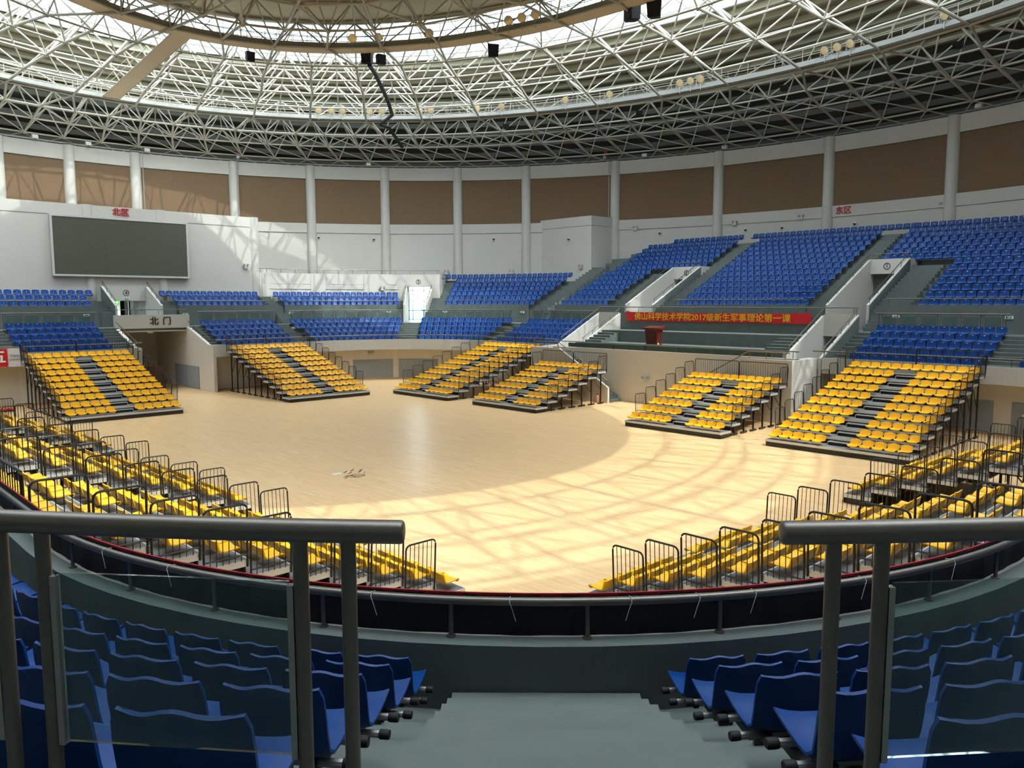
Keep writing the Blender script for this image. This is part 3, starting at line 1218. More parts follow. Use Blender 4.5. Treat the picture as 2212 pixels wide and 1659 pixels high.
mb.build('wall_head', M_SHELL, ow)
mb = MB()
mb.tube([(*ell(t, -0.12), 18.12) for t in range(-34, 200, 2)], 0.06, 6)
mb.build('head_pipe', M_GALV, ow)
# white stair box beside the corner block
mb = MB()
mb.box(32.1, 35.6, 18.1, 25.0, 6.0, 13.1)
mb.build('stair_box', M_WHITE, ow)
mb = MB()
mb.box(32.06, 35.6, 18.06, 25.0, 12.35, 13.14)
mb.build('stair_box_cap', M_WHITE, ow)
te = math.degrees(math.atan2(-0.55 / ELB, (38.75 - ECX) / ELA))
xe, ye = ell(te, -0.09)
letters('东区', (xe, ye, 12.5), (-1, 0, 0), 0.6, M_RED, 'wall_lettering', 'red Chinese characters 东区 high on the right-hand white wall')

# ------------------------------------------------------------------ stage on the east side
stage = struct(empty('wall_stage'))
SX = 16.6
mb = MB()
mb.box(SX, SX + 0.2, -8.3, 8.0, 0, 3.03)
mb.build('front_wall', M_CREAM, stage)
mb = MB()
mb.box(SX, X1 + 0.1, -8.4, -8.2, 0, 3.03)
mb.build('end_wall', M_WHITE, stage)
mb = MB()
mb.box(SX, X1 + 0.1, 8.8, 9.0, 0, 3.03)
mb.build('end_wall', M_WHITE, stage)
mb = MB()
mb.box(SX + 0.2, 17.6, -8.2, 8.8, 2.3, 2.52)
mb.build('front_gangway', M_GREY, stage)
mb = MB()
mb.box(17.6, 20.1, -7.0, 7.0, 2.3, 3.28)
mb.build('platform', M_GREY, stage)
mb = MB()
mb.box(20.1, 22.05, -7.0, 7.0, 2.3, 4.0)
mb.build('upper_platform', M_GREY, stage)
mb = MB()
mb.box(22.05, 22.2, -7.05, 7.05, 3.9, 5.15)
mb.build('back_wall', M_GREY, stage)
for k in range(1, 5):
    for sg in (-1, 1):
        ya, yb = (5.55, 6.9) if sg > 0 else (-6.9, -5.55)
        mb = MB()
        mb.box(18.0 + 0.42 * k, 20.1, ya, yb, 3.28 + 0.144 * (k - 1), 3.28 + 0.144 * k)
        mb.build('side_step', M_GREY, stage)
mbh = None
for (x, z, ya, yb, n) in ((20.1, 3.44, -5.2, 4.3, 20), (22.05, 4.17, -6.3, 5.6, 22)):
    for k in range(n):
        y = ya + (yb - ya) * k / (n - 1)
        if mbh is None:
            q = MB()
            q.lathe([(0.075, 0.0), (0.075, -0.012), (0.05, -0.014)], 12, (0, 0, 0), 'x')
            mbh = q.mesh('cable_port', M_GREYD)
        obj('cable_port', mbh, stage, (x, y, z))
# passages on either side of the stage
for s in (-1, 1):
    root = struct(empty('wall_stage_passage_%d' % (1 if s < 0 else 2)))
    ya, yb = (-8.75, -7.05) if s < 0 else (7.05, 8.75)
    for (y, t) in ((ya, 0), (yb, 1)):
        w0, w1 = (y - 0.14, y) if t == 0 else (y, y + 0.14)
        mb = MB()
        mb.prism([(X1 - 0.1, 0), (X1 + GL_D + 2.6, 0), (X1 + GL_D + 2.6, 4.0), (X1 + GL_D, 4.0), (X1 + GL_D, 5.1), (X1 - 0.1, 3.03)], 'y', w0, w1)
        mb.build('side_wall', M_WHITE, root)
        out = (t == 0) == (s < 0)
        if out:
            mb = MB()
            w0, w1 = (y - 0.16, y - 0.14) if t == 0 else (y + 0.14, y + 0.16)
            mb.prism([(X1, 2.4), (X1 + GL_D, 2.4), (X1 + GL_D, 5.04), (X1, 2.99)], 'y', w0, w1)
            mb.build('outer_facing', M_GREY, root)
        yy = y - 0.07 if t == 0 else y + 0.07
        slope_rail(root, [(X1 + 0.3, yy, 3.2), (X1 + GL_D - 0.05, yy, 5.08)], n=5)
    mb = MB()
    mb.box(X1 + GL_D - 0.12, X1 + GL_D + 0.05, ya, yb, 3.95, 5.13)
    mb.build('header', M_WHITE, root)
    mb = MB()
    mb.box(X1 + 0.12, X1 + 5.5, ya, yb, 2.2, 2.5)
    mb.build('passage_floor', M_GREY, root)
# rail above the stage back wall
root = tag(empty('stage_railing', (22.12, 0, 5.15)), 'long steel rail along the walkway above the red banner', 'railing')
mb = MB()
mb.tube([(0, -8.8, 0.33), (0, 8.9, 0.33)], 0.032, 10)
mb.build('handrail', M_STEEL, root, True)
q = MB()
q.tube([(0, 0, 0), (0, 0, 0.33)], 0.018, 8)
me = q.mesh('post', M_STEEL, True)
for k in range(12):
    obj('post', me, root, (0, -8.6 + 17.2 * k / 11, 0))
# rail on the stage front wall
root = tag(empty('stage_railing', (SX + 0.1, 0, 3.03)), 'steel rail on the cream stage front wall below the lectern', 'railing')
mb = MB()
mb.tube([(0, -8.3, 0.35), (0, 7.9, 0.35)], 0.03, 10)
mb.build('handrail', M_STEEL, root, True)
for k in range(15):
    obj('post', me, root, (0, -8.0 + 15.7 * k / 14, 0))
mb = MB()
mb.box(0.02, 0.03, -6.8, 6.8, 0.02, 0.27)
mb.build('infill_panel', mat('dark_green_panel', (54, 78, 72), 0.4), root)
# stairs in front of the stage wall, descending towards its middle
for s in (-1, 1):
    root = struct(empty('stair_%d' % (60 + (s > 0))))
    q0 = 15.3
    mb = MB()
    poly = [(s * 8.67, 0), (s * 2.45, 0), (s * 2.45, 0.9), (s * 6.3, 3.03), (s * 8.67, 3.03)]
    if s < 0:
        poly = poly[::-1]
    mb.prism(poly, 'x', q0, q0 + 0.14)
    mb.build('stair_parapet', M_CREAM, root)
    mb = MB()
    mb.box(q0 + 0.14, q0 + 1.3, min(s * 8.53, s * 6.3), max(s * 8.53, s * 6.3), 2.3, 2.48)
    mb.build('landing', M_GREY, root)
    mb = MB()
    mb.box(q0 + 0.14, X1, s * 8.6 - 0.07, s * 8.6 + 0.07, 0, 3.025)
    mb.build('end_wall', M_WHITE, root)
    for k in range(15):
        mb = MB()
        y0 = s * (2.5 + 0.26 * k)
        y1 = s * (2.5 + 0.26 * (k + 1))
        mb.box(q0 + 0.14, q0 + 1.3, min(y0, y1), max(y0, y1), 0, 0.165 * (k + 1))
        mb.build('step', M_GREY, root)
    mr = M_STEEL if s > 0 else mat('brass_toned_rail', (150, 122, 78), 0.4, metal=0.6)
    mb = MB()
    mb.tube([(q0 + 0.07, s * 8.5, 3.38), (q0 + 0.07, s * 6.35, 3.38), (q0 + 0.07, s * 2.55, 1.28)], 0.03, 8)
    mb.build('handrail', mr, root, True)
    for (y, z) in ((8.3, 3.03), (7.3, 3.03), (6.4, 3.03), (4.6, 2.05), (2.65, 0.98)):
        mb = MB()
        mb.tube([(q0 + 0.07, s * y, z), (q0 + 0.07, s * y, z + 0.35)], 0.018, 6)
        mb.build('post', mr, root)

# red banner
root = tag(empty('event_banner', (21.98, 0.0, 4.88)), 'long red cloth banner with yellow Chinese lettering hung above the stage', 'banner')
mb = MB()
nx_, nz_ = 120, 6


def wav(y, v):
    return 0.022 * math.sin(y * 2.1) + 0.014 * math.sin(y * 5.7 + 1) + 0.012 * v * math.sin(y * 9)


for side in (0, 1):
    for i in range(nx_ + 1):
        y = 6.36 - 12.72 * i / nx_
        for j in range(nz_ + 1):
            v = j / nz_
            sag = 0.05 * math.sin(PI * i / nx_) * 0.5 + 0.035 * abs(math.sin(i * 0.08))
            mb.v.append((-0.03 + wav(y, 1 - v) + (0.006 if side else 0), y, -0.3 + 0.6 * v - sag * v + (0.04 if i < 3 and j == nz_ else 0)))
n1 = (nx_ + 1) * (nz_ + 1)
for side in (0, 1):
    for i in range(nx_):
        for j in range(nz_):
            a = side * n1 + i * (nz_ + 1) + j
            mb.f.append([a, a + 1, a + nz_ + 2, a + nz_ + 1])
            mb.m.append(0)
mb.build('cloth', mat('red_banner_cloth', (206, 22, 34), 0.55), root, True)
tm = text_mesh('佛山科学技术学院2017级新生军事理论第一课', 0.50, 0.003, mat('yellow_lettering', (232, 176, 32), 0.6), 1.0, 1.0, 0.022)
xs = [v.co.x for v in tm.vertices]
wdt = max(xs) - min(xs)
for v in tm.vertices:
    v.co.x *= 10.85 / wdt
to = obj('lettering', tm, root)
to.matrix_local = frame_matrix((-0.085, 0.22, -0.03), (-1, 0, 0))

# lectern
root = tag(empty('lectern', (18.4, 1.55, 3.28)), 'dark reddish-brown wooden lectern standing on the grey stage', 'lectern')
mb = MB()
mb.hull8([(-0.22, -0.36, 0), (0.24, -0.36, 0), (0.24, 0.36, 0), (-0.22, 0.36, 0)], [(-0.26, -0.46, 0.92), (0.28, -0.46, 0.92), (0.28, 0.46, 0.92), (-0.26, 0.46, 0.92)])
mb.build('body', M_WOODR, root)
mb = MB()
mb.box(-0.26, 0.3, -0.44, 0.44, -0.0, 0.05)
mb.build('plinth', M_WOODR, root)
mb = MB()
mb.prism([(-0.34, 0.92), (0.36, 0.92), (0.36, 1.12), (0.2, 1.08), (-0.34, 1.02)], 'y', -0.58, 0.58)
mb.build('desk_top', M_WOODR, root)
mb = MB()
mb.hull8([(-0.262, -0.3, 0.1), (-0.235, -0.3, 0.1), (-0.235, 0.3, 0.1), (-0.262, 0.3, 0.1)], [(-0.285, -0.36, 0.82), (-0.25, -0.36, 0.82), (-0.25, 0.36, 0.82), (-0.285, 0.36, 0.82)])
mb.build('front_panel', mat('dark_wood_panel', (78, 26, 18), 0.35, var=0.2, scale=8), root)
mb = MB()
mb.lathe([(0.05, 0), (0.05, 0.12), (0.03, 0.16), (0.015, 0.17), (0.015, 0.2)], 10)
tag(mb.build('water_bottle', mat('pale_bottle', (224, 196, 120), 0.4), None, True, (17.75, 0.75, 3.28)), 'small pale bottle standing beside the lectern on the stage', 'bottle')

# ------------------------------------------------------------------ north gate
gate = struct(empty('door_1'))
for (x, t) in ((GATE_L, 0), (GATE_R, 1)):
    w0, w1 = (x - 0.2, x) if t == 0 else (x, x + 0.2)
    mb = MB()
    mb.prism([(Y1 - 0.13, 0), (34.0, 0), (34.0, 4.0), (Y1 + GL_D, 4.0), (Y1 + GL_D, 4.25), (Y1 + 0.6, 3.07), (Y1 - 0.13, 3.07)], 'x', w0, w1)
    mb.build('side_wall', M_CREAM, gate)
    mb = MB()
    w0, w1 = (x - 0.22, x - 0.2) if t == 0 else (x + 0.2, x + 0.22)
    mb.prism([(Y1 + 0.2, 2.4), (Y1 + GL_D, 2.4), (Y1 + GL_D, 4.2), (Y1 + 0.6, 3.04), (Y1 + 0.2, 3.04)], 'x', w0, w1)
    mb.build('outer_facing', M_GREY, gate)
    xx = x - 0.1 if t == 0 else x + 0.1
    slope_rail(gate, [(xx, Y1 + 0.5, 3.07), (xx, Y1 + GL_D, 4.25)], h=0.36, n=4)
    mb = MB()
    w0, w1 = (x - 0.75, x - 0.02) if t == 0 else (x + 0.02, x + 0.85)
    mb.box(w0, w1, Y1 - 0.15, Y1 + 0.2, 2.29, 3.08)
    mb.build('parapet_end', M_WHITE, gate)
mb = MB()
mb.box(GATE_L - 0.2, GATE_R + 0.2, Y1 + GL_D - 0.15, Y1 + GL_D + 0.1, 4.13, 5.02)
hdr = mb.build('header', M_WHITE, gate)
mb = MB()
mb.box(GATE_L, GATE_R, Y1 + GL_D, 34.0, 3.9, 4.0)
mb.build('gate_ceiling', M_CREAM, gate)
mb = MB()
mb.box(GATE_L, GATE_R, 33.9, 34.1, 0, 4.0)
mb.build('end_wall', M_CREAM, gate)
mb = MB()
mb.box(-2.2, -1.15, 33.84, 33.9, 0, 2.1)
mb.build('door_leaf', M_DOORB, gate)
root = tag(empty('folding_board', (-1.2, 28.2, 0)), 'dark brown wooden board standing on the floor inside the north gate', 'board')
for k in range(2):
    mb = MB()
    mb.box(-1.05 + 1.04 * k, -0.03 + 1.04 * k, -0.03, 0.03, 0.04, 1.62)
    mb.build('leaf', M_DOORB, root)
for x in (-0.9, 0.0, 0.9):
    mb = MB()
    mb.box(x - 0.03, x + 0.03, -0.2, 0.2, 0.0, 0.05)
    mb.build('foot', M_BLACK, root)
for (a, b) in ((26.3, 28.4), (28.45, 30.4)):
    mb = MB()
    mb.box(GATE_R - 0.05, GATE_R, a, b, 0.05, 1.55)
    mb.build('wall_pad', M_PAD, gate)
letters('北 门', (-0.28, Y1 + GL_D - 0.165, 4.57), (0, -1, 0), 0.58, M_INK, 'gate_lettering', 'black Chinese characters 北门 on the white gate header', 0.012, 1.0, 1.15)
root = tag(empty('gate_railing', (0, Y1 + GL_D, 5.02)), 'low steel rail on top of the white north gate header', 'railing')
mb = MB()
mb.tube([(GATE_L - 0.8, 0, 0.34), (GATE_R + 0.05, 0, 0.34)], 0.028, 8)
mb.build('handrail', M_STEEL, root, True)
for k in range(6):
    mb = MB()
    x = GATE_L + 0.1 + (GATE_R - GATE_L - 0.2) * k / 5
    mb.tube([(x, 0, 0), (x, 0, 0.34)], 0.016, 6)
    mb.build('post', M_STEEL, root)
mb = MB()
mb.lathe([(0.0, 0.0), (0.14, 0.0), (0.2, -0.05), (0.19, -0.1), (0.1, -0.13)], 16)
o = mb.build('ceiling_lamp', mat('opal_lamp', (250, 248, 236), 0.3), None, True, (-0.7, 28.9, 3.9))
tag(o, 'round white ceiling lamp inside the north gate', 'lamp')

# wall pads on the pit wall
pads = []
for (side, a, b) in [('NE', 75, 55), ('NE', 52, 32), ('E', -12.6, -14.2), ('E', -14.25, -16.2), ('SE', -4, -20)]:
    g0, g1 = G(side, a), G(side, b)
    mb = MB()
    strip(mb, g0, g1, 0.85, 0.9, 0.12, 1.5, step=0.4)
    o = mb.build('wall_pad', M_PAD, pit)
mb = MB()
strip(mb, G('N', -9.3), G('N', -8.2), 0.88, 0.9, 0.0, 2.1)
dl = mb.build('door_leaf', mat('cream_door', (214, 210, 196), 0.5), pit)
mb = MB()
mb.box(-8.5, -8.42, Y1 + 0.84, Y1 + 0.88, 0.98, 1.12)
mb.build('lock', M_BLACK, dl)

# fire extinguisher by the stage stair
root = tag(empty('fire_extinguisher', (15.1, 3.05, 0)), 'small fire extinguisher on the floor by the stage stair', 'extinguisher')
mb = MB()
mb.lathe([(0.08, 0), (0.09, 0.02), (0.09, 0.36), (0.05, 0.44), (0.03, 0.46)], 14)
mb.build('cylinder', mat('extinguisher_body', (206, 150, 120), 0.4), root, True)
mb = MB()
mb.box(-0.06, 0.06, -0.015, 0.015, 0.46, 0.52)
mb.tube([(0.02, 0, 0.48), (0.12, 0, 0.42), (0.11, 0, 0.2)], 0.012, 6)
mb.build('valve_and_hose', M_BLACK, root)

# ------------------------------------------------------------------ seat shells


def shell_mesh(name, prof, width, nu, mats_, th=0.014, side_lift=0.03, back_wrap=0.035, wave=0.02, plate=False, seat_n=4):
    """bucket seat: profile points (y, z, half-width factor) from the front lip to the top of the back"""
    nv = len(prof)
    tot = [0]
    for a, b in zip(prof[:-1], prof[1:]):
        tot.append(tot[-1] + math.hypot(b[0] - a[0], b[1] - a[1]))
    front, back = [], []
    for j, (y, z, wf) in enumerate(prof):
        a = prof[max(0, j - 1)]
        b = prof[min(nv - 1, j + 1)]
        ty, tz = b[0] - a[0], b[1] - a[1]
        L = math.hypot(ty, tz)
        ny, nz = tz / L, -ty / L            # pointing to the rear / underside
        isback = max(0.0, min(1.0, (j - seat_n) / max(1, nv - 1 - seat_n)))
        for i in range(nu + 1):
            u = -1 + 2 * i / nu
            x = u * width / 2 * wf
            zz = z + side_lift * (1 - isback) * abs(u) ** 3
            yy = y - back_wrap * isback * abs(u) ** 2.5
            if j == nv - 1:
                zz += -wave * (u * u) + 0.35 * wave * math.cos(u * PI * 1.6)
            front.append((x, yy, zz))
            back.append((x, yy + ny * th, zz + nz * th))
    n = nu + 1
    mb = MB()
    vs = front + back
    o = len(front)
    fs = []
    for j in range(nv - 1):
        for i in range(nu):
            a = j * n + i
            fs.append((a, a + 1, a + n + 1, a + n))
            fs.append((o + a, o + a + n, o + a + n + 1, o + a + 1))
    for j in range(nv - 1):
        a = j * n
        fs.append((a, a + n, o + a + n, o + a))
        a = j * n + nu
        fs.append((a, o + a, o + a + n, a + n))
    for i in range(nu):
        fs.append((i, o + i, o + i + 1, i + 1))
        a = (nv - 1) * n + i
        fs.append((a, a + 1, o + a + 1, o + a))
    mb.add(vs, fs, mats_)
    if plate:
        j = nv - 3
        y, z, _ = prof[j]
        mb.add([(-0.03, y - 0.012, z - 0.012), (0.03, y - 0.012, z - 0.012), (0.03, y - 0.010, z + 0.012), (-0.03, y - 0.010, z + 0.012)], [(0, 1, 2, 3)], M_PLATE)
    return mb.mesh(name, None, True)


BPROF = [(-0.215, 0.375, 0.82), (-0.225, 0.41, 0.92), (-0.19, 0.43, 0.98), (-0.08, 0.415, 1.0), (0.06, 0.40, 1.0), (0.13, 0.405, 1.0), (0.175, 0.44, 0.99), (0.205, 0.53, 1.0), (0.225, 0.62, 1.0), (0.24, 0.70, 0.98), (0.25, 0.745, 0.9), (0.262, 0.765, 0.76)]
YPROF = [(-0.185, 0.105, 0.84), (-0.205, 0.15, 0.93), (-0.175, 0.18, 0.98), (-0.06, 0.165, 1.0), (0.06, 0.155, 1.0), (0.125, 0.165, 1.0), (0.16, 0.21, 1.0), (0.185, 0.29, 1.0), (0.205, 0.355, 0.95), (0.218, 0.38, 0.82)]
ME_BLUE = shell_mesh('seat_shell', BPROF, 0.445, 10, M_BLUE, seat_n=5)
ME_BLUEP = shell_mesh('seat_shell', BPROF, 0.445, 8, M_BLUE, seat_n=5, plate=True)
ME_YEL = shell_mesh('seat', YPROF, 0.408, 8, M_YEL, seat_n=5, th=0.02, wave=0.014, side_lift=0.03)
q = MB()
for y in (-0.07, 0.10):
    q.tube([(-0.2475, y, 0.36), (0.2475, y, 0.36)], 0.02, 8)
ME_BEAM = q.mesh('mounting_tube', M_GALV, True)
q = MB()
for s in (-1, 1):
    q.box(s * 0.12 - 0.02, s * 0.12 + 0.02, -0.12, 0.17, 0.335, 0.395)
q.box(-0.03, 0.03, 0.1, 0.42, 0.30, 0.35)
q.box(-0.05, 0.05, 0.40, 0.425, 0.22, 0.40)
ME_BRK = q.mesh('bracket', M_BLACK)
q = MB()
q.lathe([(0.024, 0.0), (0.026, 0.015), (0.026, 0.05), (0.022, 0.055)], 12, (0, 0, 0.36), 'x')
ME_CAP = q.mesh('end_cap', M_BLK2, True)

# ------------------------------------------------------------------ blue stadium seats
ORD = ['first', 'second', 'third', 'fourth', 'fifth', 'sixth', 'seventh', 'eighth', 'ninth', 'tenth', 'eleventh', 'twelfth', 'thirteenth', 'fourteenth', 'fifteenth', 'sixteenth', 'seventeenth', 'eighteenth', 'nineteenth', 'twentieth']


def ordn(i):
    if i < 20:
        return ORD[i]
    t = i + 1
    return {2: 'twenty-', 3: 'thirty-', 4: 'forty-'}.get(t // 10, 'fifty-') + ['', 'first', 'second', 'third', 'fourth', 'fifth', 'sixth', 'seventh', 'eighth', 'ninth'][t % 10] if t % 10 else {20: 'twentieth', 30: 'thirtieth', 40: 'fortieth'}.get(t, 'last')


SEATS = []      # (x, y, z, rz, block, row, index, end flag)


def seat_row(ga, gb, d, z, pitch, block, row, start='a', first_off=0.0, clip=None):
    """seats along the bowl edge at offset d between stations ga and gb, counted from the end named by start"""
    N = 300
    tab = [(0.0, ga)]
    acc = 0
    for i in range(N):
        p, q2 = P(ga + (gb - ga) * i / N, d), P(ga + (gb - ga) * (i + 1) / N, d)
        acc += math.hypot(p[0] - q2[0], p[1] - q2[1])
        tab.append((acc, ga + (gb - ga) * (i + 1) / N))
    L = acc
    n = int((L - first_off) / pitch + 1e-6)
    out = []
    k = 1
    for i in range(n):
        u = first_off + pitch * (i + 0.5)
        if start == 'b':
            u = L - u
        lo, hi = 0, N
        while hi - lo > 1:
            m = (lo + hi) // 2
            if tab[m][0] <= u:
                lo = m
            else:
                hi = m
        g = tab[lo][1] + (tab[hi][1] - tab[lo][1]) * (u - tab[lo][0]) / max(1e-9, tab[hi][0] - tab[lo][0])
        x, y, nx, ny = P(g, d)
        if clip and not clip(x, y):
            continue
        SEATS.append((x, y, z, math.atan2(-nx, ny), block, row, i, 1 if i == 0 else 0, 'a' if start == 'a' else 'b'))


def low_d(k):
    return R0D + 0.02 + ROW_D * k + 0.44


PITCH_L = 0.495
for k in range(5):
    d = low_d(k)
    z = R0Z + ROW_H * k
    rr = RC + d
    ah = math.degrees(0.93 / rr)
    seat_row(G('SW', 225.5 - ah), G('W', 4), d, z, PITCH_L, 'near block left of the aisle', k, 'a')
    seat_row(G('S', 2), G('SW', 225.5 + ah), d, z, PITCH_L, 'near block right of the aisle', k, 'b')
    seat_row(G('N', 2.35), G('N', 7.85), d, z, PITCH_L, 'lower block right of the north gate', k, 'a')
    a2 = math.degrees(0.75 / rr)
    seat_row(G('N', 9.0), G('NE', 47.4 + a2), d, z, PITCH_L, 'lower corner block left of the corner aisle', k, 'b')
    seat_row(G('NE', 47.4 - a2), G('E', 16.9), d, z, PITCH_L, 'lower corner block right of the corner aisle', k, 'a')
    seat_row(G('E', 15.6), G('E', 9.3), d, z, PITCH_L, 'lower block left of the red banner', k, 'a')
    seat_row(G('E', -9.85), G('E', -15.8), d, z, PITCH_L, 'lower block right of the stage', k, 'a')
    seat_row(G('E', -17.0), G('SE', -40), d, z, PITCH_L, 'lower block at the far right edge', k, 'a')
    seat_row(G('N', -9.3), G('N', -4.3), d, z, PITCH_L, 'lower block left of the north gate', k, 'b')
    seat_row(G('NW', 150), G('N', -10.5) + GT, d, z, PITCH_L, 'lower block at the far left edge', k, 'b')
for k in range(3):
    d = UP_D + 0.16 + 0.9 * k + 0.48
    z = UP_Z + 0.365 * k
    sh = (0.9, 0.45, 0.0)[k] * 0
    seat_row(G('N', 1.5 + (0.6 if k < 2 else 0)), G('N', 9.15), d, z, 0.51, 'top row block under the screen on its right' if k == 2 else 'upper block right of door 4', k, 'a')
    seat_row(G('N', 10.3), G('NE', 52.2), d, z, 0.50, 'upper block below the white balcony', k, 'a')
    seat_row(G('NW', 140), G('N', -2.9 - (0.6 if k < 2 else 0)) + GT, d, z, 0.53, 'upper block left of door 4', k, 'b')
for k in range(7):
    d = UP_D + 0.16 + UP_R * k + 0.5
    a3 = 38.0 if k < 6 else 42.5
    seat_row(G('NE', a3), G('NE', 5.2), d, UP_Z + UP_H * k, 0.505, 'upper corner block right of door 3', k, 'a')
for k in range(14):
    x = EX0 + UP_R * k + 0.5
    d = x - X1
    z = UP_Z + UP_H * k
    lim = ell_ymax(x + 0.45, 0.0) - 0.5
    if k < 13:
        seat_row(G('E', 4.55), G('E', -4.6), d, z, 0.505, 'central upper block', k, 'b')
    else:
        seat_row(G('E', 5.9), G('E', -6.6), d, z, 0.505, 'central upper block', k, 'b')
    ya = 10.7 if k < 7 else 6.25
    if min(15.3, lim) > ya + 0.6:
        seat_row(G('E', min(15.3, lim)), G('E', ya), d, z, 0.505, 'upper block beside door 2', k, 'b')
    yb = -10.7 if k < 7 else -6.3
    seat_row(G('E', yb), G('E', -min(20.5, lim)), d, z, 0.505, 'upper block right of door 1', k, 'a')

vis, rest = [], []
for s in SEATS:
    c = (s[0], s[1], s[2] + 0.5)
    q = project(c)
    if q is None:
        continue
    if -25 < q[0] < 2237 and 0 < q[1] < 1690:
        vis.append((q[2], s))
    elif -420 < q[0] < 2640:
        rest.append(s)
vis.sort(key=lambda e: e[0])
BACKS = {'near block left of the aisle': 'seen from behind', 'near block right of the aisle': 'seen from behind'}
for i, (dist, s) in enumerate(vis):
    if i >= 300:
        rest.append(s)
        continue
    x, y, z, rz, block, row, idx, endf, side = s
    near = 'near' in block
    root = empty('stadium_seat', (x, y, z), rz)
    frm = 'from the aisle' if near else ('from the left' if side == 'a' else 'from the right')
    tag(root, 'blue plastic seat, %s row, %s %s, %s' % (ordn(row), ordn(idx), frm, block), 'seat', 'blue stadium seats')
    obj('seat_shell', ME_BLUE if near else ME_BLUEP, root)
    obj('mounting_tube', ME_BEAM, root)
    if near:
        obj('bracket', ME_BRK, root)
        if endf:
            sg = 1 if side == 'a' else -1
            # the aisle end of the tubes
            for yc in (-0.07, 0.10):
                obj('end_cap', ME_CAP, root, ((-0.2475 - 0.055) if side == 'a' else 0.2475, yc, 0))
# all the smaller ones in one object
if rest:
    src = shell_mesh('low_seat', [BPROF[i] for i in (0, 2, 5, 6, 8, 10, 11)], 0.445, 4, M_BLUE, seat_n=2, plate=True)
    sv = [v.co.copy() for v in src.vertices]
    sf = [list(p.vertices) for p in src.polygons]
    sm = [p.material_index for p in src.polygons]
    V, Fc, MI = [], [], []
    for s in rest:
        M = Matrix.Translation(s[:3]) @ Matrix.Rotation(s[3], 4, 'Z')
        n = len(V)
        V += [tuple(M @ v) for v in sv]
        Fc += [[n + k for k in f] for f in sf]
        MI += sm
        n = len(V)
        V += [tuple(M @ Vector(v)) for v in ((-0.25, 0.0, 0.34), (0.25, 0.0, 0.34), (0.25, 0.0, 0.385), (-0.25, 0.0, 0.385))]
        Fc.append([n, n + 1, n + 2, n + 3])
        MI.append(2)
    me = bpy.data.meshes.new('distant_seats')
    me.from_pydata(V, [], Fc)
    me.materials.append(M_BLUE)
    me.materials.append(M_PLATE)
    me.materials.append(M_GALV)
    me.polygons.foreach_set('material_index', MI)
    me.polygons.foreach_set('use_smooth', [True] * len(me.polygons))
    o = obj('distant_blue_seats', me)
    tag(o, 'rows of small blue plastic seats filling the farther stands', 'seats', kind='stuff')
    bpy.data.meshes.remove(src)

# ------------------------------------------------------------------ telescopic bleachers


def guard_mesh(w, h, nb, lean):
    """side guard: a bent tube frame with vertical bars; local X runs back, Z up, top leans out along -Y by lean"""
    q = MB()
    c = 0.09
    def L(x, z):
        return (x, -lean * z / h, z)
    pts = [L(0, -0.1), L(0, h - c)]
    pts += [L(c - c * math.cos(a), h - c + c * math.sin(a)) for a in (PI / 6, PI / 3, PI / 2)]
    pts += [L(w - c + c * math.sin(a), h - c + c * math.cos(a)) for a in (0, PI / 6, PI / 3, PI / 2)]
    pts += [L(w, -0.1)]
    q.tube(pts, 0.0175, 7)
    q.tube([L(0, 0.1), L(w, 0.1)], 0.014, 6)
    for k in range(1, nb + 1):
        x = w * k / (nb + 1)
        q.tube([L(x, 0.0), L(x, h)], 0.0075, 5)
    return q.mesh('side_guard', M_BLACK, True)


